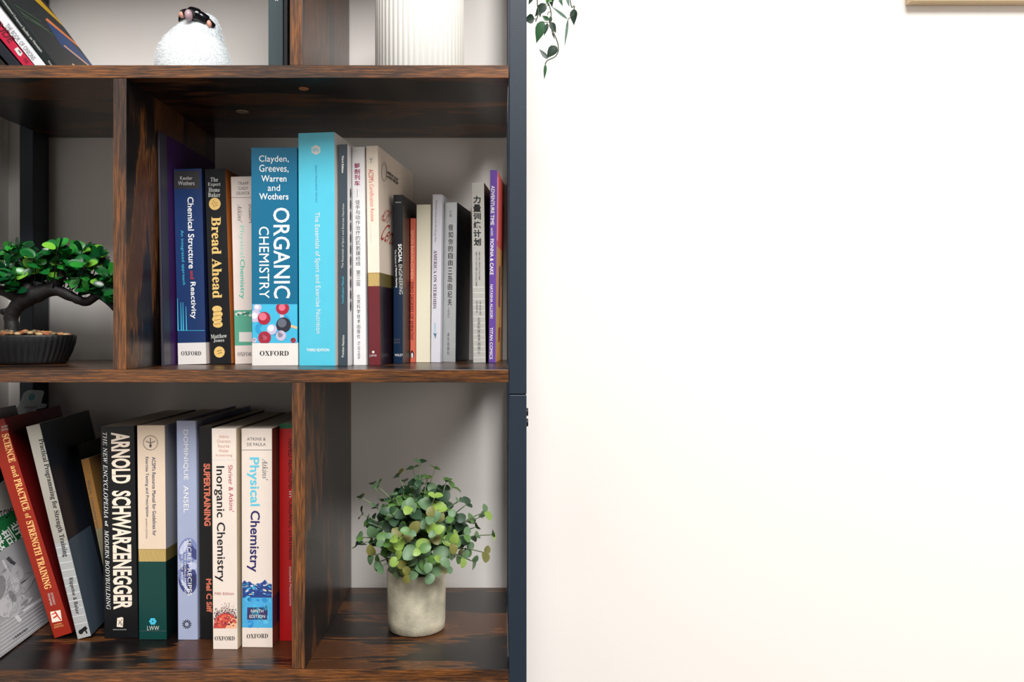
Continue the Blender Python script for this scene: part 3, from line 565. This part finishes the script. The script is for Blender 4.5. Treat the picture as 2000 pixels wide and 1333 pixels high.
# --- top shelf, leaning
def lean(label, bl_, br_, s, sp, cv, dep, vp=985, H=.235, **k):
    by = 641-514/1.08; h = H*math.cos(math.atan(s))*PPM/1.08
    return book(label, bl_, br_, bl_-s*h, br_-s*h, by-h, by, 't', vp, dep, sp, cv, group=G3, **k)
lean('black book at the far left of the top shelf, lying lowest in the lean', -2, 46, .93, paper('umber_spine', (38, 30, 28)), None, .15, H=.17)
lean('navy book with a grey edge line leaning under the crimson spine', 50, 73.5, .875, paper('midnight_spine', (28, 36, 48)), None, .15)
bk = lean('crimson paperback leaning left with dark capitals', 75, 96.5, .835, paper('crimson_spine', (190, 26, 62)), None, .15)
mr_ = ink('ink_garnet', (90, 10, 30)); text(bk, 'ATTITUDE', (-38, 5), (24, 81), 15, mr_, bold=.02)
art(bk, [([(28, 96), (37, 90), (45, 103), (41, 110), (36, 108)], palei), (seg((36, 98), (41, 104), 3), greyi)], name='emblem'); text(bk, 'INK', (48, 115), (55, 124), 8, mr_, name='publisher_lettering')
bk = lean('white book about onions leaning left with thin grey capitals', 97, 118.5, .80, paper('chalk_spine', (226, 228, 232)), None, .155)
text(bk, 'THE BOOK OF ONIONS', (13, 48), (67, 116), 8.5, greyi)
char = paper('charcoal_cover', (48, 55, 60), .45)
bk = lean('dark green book leaning left with a charcoal cover and coloured stripes', 120, 139.5, .745, paper('bottle_spine', (14, 32, 34), .4), char, .165, H=.25)
text(bk, 'Computational Compound', (4, -2), (43, 52), 5, palei); text(bk, 'Studies on Hematein', (45, 54), (82, 101), 5, palei); text(bk, 'Wengel', (94, 119), (103, 130), 4.5, palei, name='author_lettering')
ye = ink('stripe_yellow', (216, 170, 20)); og = ink('stripe_orange', (214, 120, 60)); bl2 = ink('stripe_blue', (24, 60, 110)); pp = ink('stripe_purple', (52, 30, 52)); gn = ink('stripe_green', (80, 110, 80)); pc = ink('stripe_peach', (214, 160, 120))
art(bk, [([(88, 36), (120, 60), (190, 135), (180, 135), (120, 90), (96, 52)], bl2), (seg((82, -12), (152, 68), 22), bl2), (seg((66, -8), (158, 70), 9.5), ye), (seg((74, -12), (146, 54), 9), pp), (seg((86, -12), (140, 30), 2.4), greyi), (seg((98, -12), (130, 12), 10), ye), (seg((90, 37), (170, 101), 4.5), og), (seg((125, 89), (178, 132), 2.2), pc), (seg((141, 125), (150, 132), 3), pc), (seg((30, 11), (80, 42), .8), gn), (seg((36, 20), (106, 70), .8), gn), (seg((42, 26), (85, 52), .8), gn), (seg((45, 32), (95, 60), .8), gn), (seg((26, 8), (60, 30), .7), gn)], surf='r', name='cover_print')
# --- top shelf by the divider
by_ = 641-514/1.07
bk = book('dark teal book standing upright on the top shelf by the divider', 524, 552.5, 524, 552.5, by_-420, by_, 't', 975, .17, paper('pine_spine', (62, 78, 84), .5), None, group='books by the top divider')
text(bk, 'Engineering', (541, -60), (541, 2), 8, white)
bk = book('thin near-black book squeezed between teal book and divider', 554, 564.6-3, 554, 561.6, by_-420, by_, 't', 975, .17, paper('ink_spine', (26, 32, 40), .4), None, group='books by the top divider')
# ------------------------------------------------------------------ clear sleeve behind the leaning books
slv = bpy.data.materials.new('clear_plastic'); slv.use_nodes = True; sb = slv.node_tree.nodes['Principled BSDF']
sb.inputs['Base Color'].default_value = (.35, .38, .4, 1); sb.inputs['Roughness'].default_value = .3; sb.inputs['Transmission Weight'].default_value = .5; sb.inputs['IOR'].default_value = 1.3
rS = 1.256
sl = empty('plastic_sleeve', P(70, 641+667.5/rS, rS), 'clear plastic sleeve with hang tab and round teal logo behind the leaning books', 'packaging')
def sl_poly(pts, y0, t_, m, name):
    V = [P(a, b_, rS)-sl.location for a, b_ in pts]; n = len(V); A = [(v.x, y0, v.z) for v in V]+[(v.x, y0+t_, v.z) for v in V]
    Fc = [tuple(range(n)), tuple(range(2*n-1, n-1, -1))]+[(k, k+n, (k+1) % n+n, (k+1) % n) for k in range(n)]
    return new(name, A, Fc, m, sl)
sl_poly([(30, 641+666/rS), (70, 641+666/rS), (71, 800), (88, 797), (92, 790), (80, 788), (86, 766), (83, 763), (55, 762), (46, 768), (37, 792), (32, 798)], 0, .0008, slv, 'sleeve_sheet')
sl_poly(ell(62, 776, 5.5, 7.5, 20, .4), -.0004, .0003, mat('logo_teal', (30, 90, 100), .5), 'logo')
sl_poly(rect(48, 72, 794, 798), -.0004, .0003, ink('ink_grey', (95, 92, 95)), 'label_print'); sl_poly(rect(52, 64, 803, 807), -.0004, .0003, ink('ink_grey', (95, 92, 95)), 'label_print')
# ------------------------------------------------------------------ leaves
def leafmesh(name, m, w_=.5, point=0, fold=.15, curl=.2, n=5):
    V = []; Fc = []
    for i in range(n+1):
        t = (1-math.cos(math.pi*i/n))/2; prof = math.sin(math.pi*(t**.72)) if point else math.sqrt(max(0, 1-(2*t**.92-1)**2))
        if point: prof *= (1-t*.35)
        prof = max(prof, .03 if i in (0, n) else prof)
        z = -curl*t*t; hw = w_*prof*.5
        V += [(-hw, t, z+fold*hw), (0, t, z), (hw, t, z+fold*hw)]
    for i in range(n):
        a = i*3; Fc += [(a, a+1, a+4, a+3), (a+1, a+2, a+5, a+4)]
    me = bpy.data.meshes.new(name); me.from_pydata(V, [], Fc); me.materials.append(m)
    me.polygons.foreach_set('use_smooth', [True]*len(me.polygons)); me.update(); return me
def leafmat(key, rgb, rough, var=.25, back=None):
    m = mat(key, rgb, rough, .5, var=var, vscale=2.5)
    m.node_tree.nodes['Principled BSDF'].inputs['Transmission Weight'].default_value = 0
    return m
def putleaf(me, base, direction, normal, size, parent, name='leaf', wide=1):
    y = Vector(direction).normalized(); z = Vector(normal); z = (z-y*z.dot(y))
    if z.length < 1e-3: z = Vector((0, 0, 1))-y*y.z
    z.normalize(); x = y.cross(z)
    M = Matrix((x*wide, y, z)).transposed().to_4x4(); M = Matrix.Translation(Vector(base)-parent.location) @ M @ Matrix.Scale(size, 4)
    o = bpy.data.objects.new(name, me); COL.objects.link(o); o.parent = parent; o.matrix_local = M; return o
# ------------------------------------------------------------------ potted eucalyptus in the lower right cell
rP = 1.14
pot = empty('potted_plant', (X(975)+(813.5-VX)*rP/PPM, (rP-1)*D, zl+.0004), 'bushy grey green artificial eucalyptus in a round stone pot', 'plant')
stone = mat('stone_pot', (176, 170, 150), .85, .25, var=.85, vscale=42, bump=.5, bscale=420)
nt = stone.node_tree
PR = .0381; PH = .0765
lathe('pot', [(PR*.90, 0), (PR*.965, .0015), (PR*.985, .012), (PR, .04), (PR*1.005, PH-.001), (PR*.99, PH), (PR*.93, PH), (PR*.92, PH-.014)], stone, pot, 56, fn=lambda a, z: 1+.004*math.sin(3*a+z*60))
lathe('soil', [(.001, PH-.0135), (PR*.92, PH-.0145), (PR*.9, PH-.02)], mat('dark_foam', (20, 24, 22), .95), pot, 28)
stemm = mat('stem_green', (120, 138, 104), .6)
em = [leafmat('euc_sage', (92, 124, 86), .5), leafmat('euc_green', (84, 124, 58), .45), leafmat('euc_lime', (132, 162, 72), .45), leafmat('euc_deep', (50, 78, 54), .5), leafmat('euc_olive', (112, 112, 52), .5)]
eml = [leafmesh('eucalyptus_leaf', m, .92, 0, .28, .32, 7) for m in em]
re = random.Random(11)
tips = [(822, 903, 0), (806, 915, .02), (850, 915, .03), (872, 940, .0), (727, 945, .02), (738, 950, -.01), (778, 930, .01), (706, 972, .0), (885, 952, .01), (898, 978, -.01), (912, 985, .02), (948, 1000, .0), (708, 1005, .01), (718, 1020, .0), (706, 1050, -.02), (697, 1065, .0), (962, 1045, .0), (930, 1030, .02), (948, 1080, -.01), (925, 1098, .01), (940, 1010, .03), (728, 1085, -.03), (740, 1098, -.01), (905, 1090, -.03), (772, 968, -.02), (815, 950, -.02), (850, 970, -.03), (760, 1000, -.045), (800, 990, -.05), (840, 1010, -.055), (880, 1010, -.05), (765, 1050, -.06), (800, 1040, -.068), (850, 1040, -.068), (885, 1062, -.06), (820, 1075, -.072), (775, 1090, -.062), (860, 1095, -.065), (750, 1060, -.05), (790, 1108, -.06), (838, 1100, -.07), (910, 1045, -.035), (790, 940, .03), (835, 935, .0), (772, 1118, -.05), (800, 1126, -.062), (845, 1122, -.06), (872, 1112, -.05), (742, 1108, -.035)]
nl = 0
c0 = Vector((pot.location.x, pot.location.y, zl+PH-.014))
for tx, ty_, dy in tips:
    yy = pot.location.y+dy; r_ = 1+yy/D; tp = P(tx, ty_, r_)
    a0 = c0+Vector((re.uniform(-.5, .5)*PR, re.uniform(-.5, .5)*PR, 0)); mid = a0*.5+tp*.5+Vector((0, 0, .016+.01*re.random()))
    pts = smoothpath([a0, mid, tp], 5); v, f_ = tube([q-pot.location for q in pts], [.0008]*(len(pts)-1)+[.0004], 5)
    new('stem', v, f_, stemm, pot, True)
    L_ = sum((pts[i+1]-pts[i]).length for i in range(len(pts)-1)); nn = 3
    outer = (tx < 745 or tx > 890 or ty_ < 960)
    for k in range(nn):
        t = .42+.56*k/(nn-1) if nn > 1 else 1; idx = t*(len(pts)-1); i = min(int(idx), len(pts)-2); q = pts[i].lerp(pts[i+1], idx-i)
        tn = (pts[i+1]-pts[i]).normalized()
        view = (CAM-q).normalized()
        ang = re.uniform(0, math.pi)+k*math.pi/2
        a = tn.cross(Vector((0, 0, 1)) if abs(tn.z) < .9 else Vector((1, 0, 0))).normalized(); b_ = tn.cross(a)
        for s_ in (0, math.pi):
            if nl >= 296: break
            side = a*math.cos(ang+s_)+b_*math.sin(ang+s_)
            dr_ = side*.9+tn*.55+Vector((0, 0, re.uniform(-.15, .2)))
            nrm = tn*.8+view*re.uniform(.1, 1.3)+Vector((re.uniform(-.3, .3), 0, .45))
            sz = re.uniform(.013, .0195)*(.72 if k == nn-1 or outer else 1.1)
            w_ = [3, 0, 1, 3] if (tx < 770 and ty_ < 1040) else [0, 1, 1, 0, 3, 2, 3, 4, 0]
            if ty_ > 1030: w_ = [2, 0, 1, 2, 0, 0, 1, 4]
            putleaf(re.choice([eml[j] for j in w_]), q, dr_, nrm, sz, pot); nl += 1
V = []; Fc = []; MI = []
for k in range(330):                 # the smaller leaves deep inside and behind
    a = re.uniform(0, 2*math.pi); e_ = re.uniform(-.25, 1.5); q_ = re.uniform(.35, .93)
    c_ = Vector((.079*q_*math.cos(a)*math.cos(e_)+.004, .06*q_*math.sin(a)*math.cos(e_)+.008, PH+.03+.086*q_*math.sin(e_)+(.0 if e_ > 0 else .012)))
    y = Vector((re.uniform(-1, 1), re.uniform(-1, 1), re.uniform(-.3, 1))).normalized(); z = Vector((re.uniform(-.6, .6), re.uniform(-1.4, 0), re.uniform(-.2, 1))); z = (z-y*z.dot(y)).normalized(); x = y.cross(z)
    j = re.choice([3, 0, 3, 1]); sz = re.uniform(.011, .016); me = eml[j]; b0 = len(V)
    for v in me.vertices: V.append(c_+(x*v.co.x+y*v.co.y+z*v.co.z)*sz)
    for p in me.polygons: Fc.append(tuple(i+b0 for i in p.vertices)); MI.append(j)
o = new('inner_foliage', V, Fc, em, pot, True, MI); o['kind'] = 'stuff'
# ------------------------------------------------------------------ bonsai in the left cell
rB = 1.165
bz = empty('bonsai_tree', ((38-VX)*rB/PPM, (rB-1)*D, zm+.0004), 'artificial bonsai with glossy green leaves in a ribbed black oval bowl', 'plant')
bowlm = mat('black_bowl', (13, 14, 17), .45, .5, bump=.1)
RB = .0735; HB = .0385
lathe('bowl', [(RB*.80, 0), (RB*.84, .002), (RB*.86, .006), (RB*.93, .016), (RB*.985, .028), (RB, HB-.002), (RB*.99, HB), (RB*.94, HB), (RB*.93, HB-.005)], bowlm, bz, 240,
      fn=lambda a, z: 1-(.018*(.5+.5*math.cos(a*52))**2 if .004 < z < HB-.003 else 0), sy=.62)
lathe('soil', [(.001, HB-.004), (RB*.93, HB-.005), (RB*.9, HB-.01)], mat('dark_soil', (30, 24, 20), .95), bz, 40, sy=.62)
pm = [mat('pebble_%d' % i, c, .55, .4, var=.2, vscale=200) for i, c in enumerate([(176, 120, 78), (150, 88, 58), (190, 160, 120), (96, 82, 62), (120, 104, 74)])]
pms = []
for i, m_ in enumerate(pm):
    bm = bmesh.new(); bmesh.ops.create_icosphere(bm, subdivisions=1, radius=1)
    for v in bm.verts: v.co *= 1+re.uniform(-.18, .18)
    me = bpy.data.meshes.new('pebble'); bm.to_mesh(me); bm.free(); me.materials.append(m_); me.polygons.foreach_set('use_smooth', [True]*len(me.polygons)); pms.append(me)
for k in range(95):
    a = re.uniform(0, 2*math.pi); q = math.sqrt(re.random())*.88
    o = bpy.data.objects.new('pebble', re.choice(pms)); COL.objects.link(o); o.parent = bz
    hx = q*RB*math.cos(a); o.location = (hx, q*RB*.62*math.sin(a), HB-.003+.0075*(1-q*q)); s_ = re.uniform(.0026, .0048); o.scale = (s_*1.35, s_*1.1, s_*.75); o.rotation_euler = (0, 0, re.random()*3)
bark = mat('black_bark', (20, 17, 18), .6, .4, var=.3, vscale=60, bump=1.0, bscale=140)
def L(px, py, dy=0): r_ = rB+dy/D; return P(px, py, r_)-bz.location
def limb(name, pts, rad, seg=10):
    pp_ = smoothpath(pts, 5); n = len(pp_); m_ = len(rad)-1
    rr = []
    for i in range(n):
        t = i/(n-1)*m_; k = min(int(t), m_-1); rr.append((rad[k]*(1-(t-k))+rad[k+1]*(t-k))*(1+re.uniform(-.07, .07)))
    v, f_ = tube(pp_, rr, seg); return new(name, v, f_, bark, bz, True)
limb('trunk', [L(25, 665), L(24, 640), L(22, 618), L(36, 596), L(58, 580), L(82, 570), L(104, 560)], [.0125, .0095, .0085, .0105, .0125, .0105, .007])
limb('branch', [L(70, 576), L(105, 566), L(140, 580), L(168, 590), L(190, 578), L(205, 584), L(226, 606), L(232, 624)], [.011, .0085, .0065, .0062, .0052, .005, .0035, .002])
limb('branch', [L(45, 588), L(18, 572), L(-8, 566), L(-40, 560), L(-70, 572)], [.009, .008, .006, .004, .002])
limb('branch', [L(100, 566), L(118, 545), L(122, 525)], [.009, .007, .004])
limb('branch', [L(60, 580), L(52, 555), L(40, 535)], [.011, .008, .005])
limb('branch', [L(20, 612), L(10, 608), L(8, 604)], [.006, .0065, .0055])
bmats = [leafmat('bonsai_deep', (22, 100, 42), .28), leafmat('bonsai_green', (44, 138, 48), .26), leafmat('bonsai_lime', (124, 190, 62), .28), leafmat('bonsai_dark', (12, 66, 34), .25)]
bml = [leafmesh('bonsai_leaf', m, .7, 0, .22, .15, 6) for m in bmats]
clusters = [(20, 490), (42, 482), (8, 505), (70, 500), (62, 520), (90, 505), (112, 480), (106, 500), (85, 525), (120, 510), (137, 495), (155, 490), (170, 490), (192, 498), (148, 520), (165, 515), (180, 515), (200, 520), (214, 535), (160, 535), (175, 545), (195, 545), (212, 555), (150, 550), (208, 568), (188, 562), (30, 520), (5, 530), (30, 540), (-15, 500), (-25, 525), (-40, 545), (50, 545), (95, 545), (125, 535), (10, 548), (35, 562), (170, 565), (230, 550), (228, 575)]
cnt = 0
for cx_, cyy in clusters:
    dy = re.uniform(-.03, .028); q = L(cx_, cyy+5, dy); up = Vector((re.uniform(-.5, .5), re.uniform(-.6, .2), 1)).normalized()
    src = L(min(max(cx_*.85+8, 40), 205), 566+re.uniform(-4, 6), dy*.3)
    v, f_ = tube(smoothpath([src, src.lerp(q, .6)+Vector((0, 0, -.003)), q], 3), .0008, 5); new('twig', v, f_, bark, bz, True)
    for k in range(7):
        if cnt >= 285: break
        a = k*2*math.pi/7+re.random(); el_ = re.uniform(-.1, .9)
        d_ = Vector((math.cos(a)*math.cos(el_), math.sin(a)*math.cos(el_), math.sin(el_)))
        n_ = up*.5+Vector((0, -1.0, .35)); j = re.choices([0, 1, 2, 3], [4, 4, 2.4 if el_ > .2 else .8, 2])[0]
        putleaf(bml[j], q+bz.location+d_*.002, d_, n_, re.uniform(.0155, .0215), bz); cnt += 1
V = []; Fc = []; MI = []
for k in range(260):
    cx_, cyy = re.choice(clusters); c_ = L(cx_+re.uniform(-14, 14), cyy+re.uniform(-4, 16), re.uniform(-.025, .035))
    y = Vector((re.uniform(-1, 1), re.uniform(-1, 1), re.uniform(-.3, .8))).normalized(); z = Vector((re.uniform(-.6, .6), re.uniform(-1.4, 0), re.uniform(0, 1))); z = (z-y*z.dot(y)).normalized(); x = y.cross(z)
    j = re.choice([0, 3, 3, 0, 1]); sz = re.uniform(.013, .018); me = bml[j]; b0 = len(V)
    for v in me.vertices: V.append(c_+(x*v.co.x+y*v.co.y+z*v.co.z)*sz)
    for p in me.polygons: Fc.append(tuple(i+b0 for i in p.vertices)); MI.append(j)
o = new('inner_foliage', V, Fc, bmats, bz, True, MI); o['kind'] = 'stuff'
# ------------------------------------------------------------------ hanging vine right of the bookcase
vy = .07; rV = 1+vy/D
hang = empty('trailing_ivy', (X(930), vy+.03, ztop+.0004), 'trailing dark green ivy hanging beside the right post', 'plant')
def C(x, y, dy=0): return P(1020+x/7.84, y/7.84, 1+(vy+dy)/D)
vs = mat('vine_stem', (70, 84, 62), .6)
topc = Vector((hang.location.x, vy+.03, ztop+.045))
def vine(pts, rad=.0007, up=True, dys=None):
    q = [C(*p) for p in pts]
    if up: q = [topc+Vector((0, 0, .01)), Vector((X(1028)+.008, q[0].y+.01, ztop+.03)), Vector((q[0].x*.7+(X(1028)+.018)*.3, q[0].y, ztop-.12))]+q
    v, f_ = tube([w_-hang.location for w_ in smoothpath(q, 5)], rad, 6); new('stem', v, f_, vs, hang, True)
vine([(390, -60), (405, 50), (440, 180), (440, 300), (430, 370), (480, 500), (540, 650), (552, 780), (500, 870), (390, 925), (350, 985)])
vine([(230, -60), (245, 90), (240, 230), (205, 330)]); vine([(725, -50), (795, 90), (790, 150)])
for s_ in ([(795, 110), (785, 220), (705, 290)], [(440, 180), (400, 190), (385, 230)], [(400, 340), (350, 345), (310, 330)], [(240, 240), (225, 288), (180, 288)], [(430, 370), (455, 480), (465, 510)], [(705, 290), (690, 350), (680, 400)]): vine(s_, .0005, False)
lm = [leafmat('ivy_dark', (14, 46, 30), .45), leafmat('ivy_green', (28, 82, 38), .42), leafmat('ivy_bright', (74, 134, 54), .3), leafmat('ivy_grey', (92, 122, 104), .4)]
def ivy(bx_, by2, tx_, ty2, w_, mi, nz=.9, tilt=0, pt=1, curl=.12):
    a, b_ = C(bx_, by2), C(tx_, ty2, tilt); ln = (b_-a).length; me = leafmesh('ivy_leaf', lm[mi], min(1.1, w_/7.84*rV/PPM/ln*1.08), pt, .25, curl, 7)
    n_ = (CAM-a).normalized()+Vector((re.uniform(-.3, .3), 0, .25)); putleaf(me, a, b_-a, n_, ln, hang)
for args in ((360, 60, 195, 245, 150, 0), (185, 288, 30, 300, 190, 0), (310, 325, 222, 650, 175, 1), (400, 315, 305, 235, 80, 1), (390, 355, 336, 545, 65, 0), (430, 345, 520, 500, 110, 0), (525, 710, 370, 885, 165, 0), (385, 905, 258, 740, 75, 0), (355, 985, 342, 1215, 55, 1), (790, 140, 785, 380, 130, 0), (690, 292, 438, 85, 48, 3), (700, 300, 652, 712, 46, 3), (560, -40, 622, 92, 60, 1), (680, -40, 722, 105, 48, 3), (160, -50, 95, 65, 70, 0), (385, 0, 500, 2, 60, 2), (400, -40, 372, 65, 70, 2), (455, 490, 502, 612, 24, 0), (438, 250, 420, 380, 60, 0), (270, 190, 275, 265, 40, 0)):
    ivy(*args)
for k in range(16):  # leaves above the frame
    x_ = re.choice([230, 390, 725])+re.uniform(-60, 60); y_ = -120-k*95; ivy(x_, y_, x_+re.uniform(-120, 120), y_+re.uniform(120, 230), re.uniform(80, 150), re.choice([0, 0, 1]))
lathe_o = lathe('pot', [(.03, -.0), (.045, .0), (.052, .06), (.05, .065), (.044, .065), (.04, .04)], mat('vine_pot', (225, 222, 216), .5), hang, 32)
# ------------------------------------------------------------------ ribbed white planter on the top shelf
rW = 1.15
pl = empty('ribbed_planter', ((820-VX)*rW/PPM, (rW-1)*D, zt+.0004), 'tall white ribbed ceramic planter on the top shelf', 'planter')
RW = 86.5*rW/PPM*.997
lathe('planter_body', [(RW*.97, 0), (RW, .002), (RW, .17), (RW*.985, .173), (RW*.92, .173), (RW*.91, .02)], mat('white_ceramic', (240, 238, 232), .4, .4), pl, 440,
      fn=lambda a, z: 1-.016*abs(math.sin(a*26))**3 if z > .001 else .98)
# ------------------------------------------------------------------ fluffy toy on the top shelf
rF = 1.15
toy = empty('plush_toy', ((379-VX)*rF/PPM, (rF-1)*D, zt+.0006), 'white fluffy toy animal with a glossy black face on the top shelf', 'toy')
def FP(px, py, dy=0): return P(px, py, rF+dy/D)-toy.location
fur = mat('white_fur', (236, 240, 242), .9, .1, var=.05, vscale=80, bump=.8, bscale=500)
def halfw(py):      # outline of the body in pixels: (left, right) at a photo height
    tab = [(27, 385, 400), (30, 372, 412), (36, 362, 421), (46, 356, 427), (55, 348, 431), (65, 336, 433), (80, 321, 437), (95, 311, 443), (110, 306, 449), (127, 304, 454), (150, 305, 456), (175, 310, 452), (192, 322, 442)]
    for i in range(len(tab)-1):
        if tab[i][0] <= py <= tab[i+1][0]:
            t = (py-tab[i][0])/(tab[i+1][0]-tab[i][0]); return [tab[i][k]*(1-t)+tab[i+1][k]*t for k in (1, 2)]
    return tab[-1][1:]
V = []; Fc = []; rings = [27.5+(191-27.5)*(k/30)**1.15 for k in range(31)]; sg = 36
def body(py, a, out=0):
    l_, r_ = halfw(py); c_ = (l_+r_)/2; h = (r_-l_)/2*rF/PPM*.95+out; p = FP(c_, py); return Vector((p.x+h*math.cos(a), h*.85*math.sin(a), p.z))
for py in rings:
    for k in range(sg):
        V.append(body(py, 2*math.pi*k/sg, re.uniform(-.0006, .0006)))
for i in range(len(rings)-1):
    for k in range(sg): Fc.append((i*sg+k, i*sg+(k+1) % sg, (i+1)*sg+(k+1) % sg, (i+1)*sg+k))
Fc.append(tuple(range(sg))); Fc.append(tuple((len(rings)-1)*sg+k for k in range(sg))[::-1])
new('body', V, Fc, fur, toy, True)
V = []; Fc = []
for k in range(30000):
    py = 28+161*math.sqrt(re.random()) if re.random() < .8 else re.uniform(28, 80); a = re.uniform(math.pi*.9, 2.1*math.pi) if re.random() < .8 else re.uniform(0, 2*math.pi)
    p = body(py, a); n_ = (body(py, a, .01)-p).normalized(); n_ = (n_+Vector((re.uniform(-.7, .7), re.uniform(-.7, .7), re.uniform(-1.0, .5)))).normalized()
    t = n_.cross(Vector((re.uniform(-1, 1), re.uniform(-1, 1), re.uniform(-1, 1)))).normalized()*.00014
    ln = re.uniform(.002, .0036); b_ = len(V); V += [p-t, p+t, p+n_*ln]; Fc.append((b_, b_+1, b_+2))
o = new('fur', V, Fc, fur, toy); o['kind'] = 'stuff'
gl = mat('glossy_black', (14, 14, 18), .15, .6); pk_ = mat('pink_peach', (226, 160, 140), .35, .5, var=.25, vscale=260); ns = mat('grey_pink_nose', (178, 150, 158), .35, .5, var=.15, vscale=200)
def blob(name, c, s_, m_, rot=0):
    bm = bmesh.new(); bmesh.ops.create_uvsphere(bm, u_segments=24, v_segments=16, radius=1)
    bm.transform(Matrix.Translation(c) @ Matrix.Rotation(rot, 4, 'Y') @ Matrix.Diagonal((*s_, 1))); return obj(name, bm, m_, toy, True)
u = rF/PPM
yf = -(halfw(45)[1]-halfw(45)[0])/2*u*.85
v, f_ = tube(smoothpath([FP(359, 47)+Vector((0, yf*.35, 0)), FP(366, 38)+Vector((0, yf*.75, 0)), FP(382, 38)+Vector((0, yf*1.02, 0)), FP(398, 43)+Vector((0, yf*1.08, 0)), FP(411, 50)+Vector((0, yf*.85, 0)), FP(422, 60)+Vector((0, yf*.5, 0))], 6), [.002]+[.0045]*6+[.0062]*6+[.0088]*6+[.0075]*6+[.0055]*5+[.004], 14)
new('face_mask', v, f_, gl, toy, True)
blob('nose', FP(385, 46)+Vector((0, yf*1.08-.0075, 0)), (7.6*u, .006, 10.5*u), ns, -.1)
blob('eye', FP(367.5, 40)+Vector((0, yf*.85-.003, 0)), (6.5*u, .004, 6.2*u), pk_, 0)
blob('eye', FP(418, 56)+Vector((0, yf*.72-.004, 0)), (4.6*u, .004, 7.6*u), pk_, -.35)
# ------------------------------------------------------------------ picture frame at the top right
rQ = 1+(WALL_Y-.02)/D
p0 = P(1781, 1.2, rQ); pf = empty('picture_frame', (p0.x+.25, WALL_Y-.01, p0.z), 'light wooden picture frame hanging on the white wall', 'picture')
fw = wood('frame_oak', 0); fw = mat('oak_frame', (206, 182, 146), .5, .4, var=.12, vscale=30)
for nm, a in (('frame_rail', (-.25, .25, 0, .02)), ('frame_rail', (-.25, .25, .38, .40)), ('frame_rail', (-.25, -.23, .0202, .3798)), ('frame_rail', (.23, .25, .0202, .3798))):
    obj(nm, bx(a[0], a[1], -.01, .0098, a[2], a[3], .0008), fw, pf)
obj('picture_mat', bx(-.23, .23, .004, .006, .02, .38, 0), mat('mat_board', (235, 232, 226), .8), pf)
obj('print', bx(-.14, .14, .002, .0038, .1, .3, 0), mat('print_tone', (170, 178, 172), .6, var=.3, vscale=12), pf)
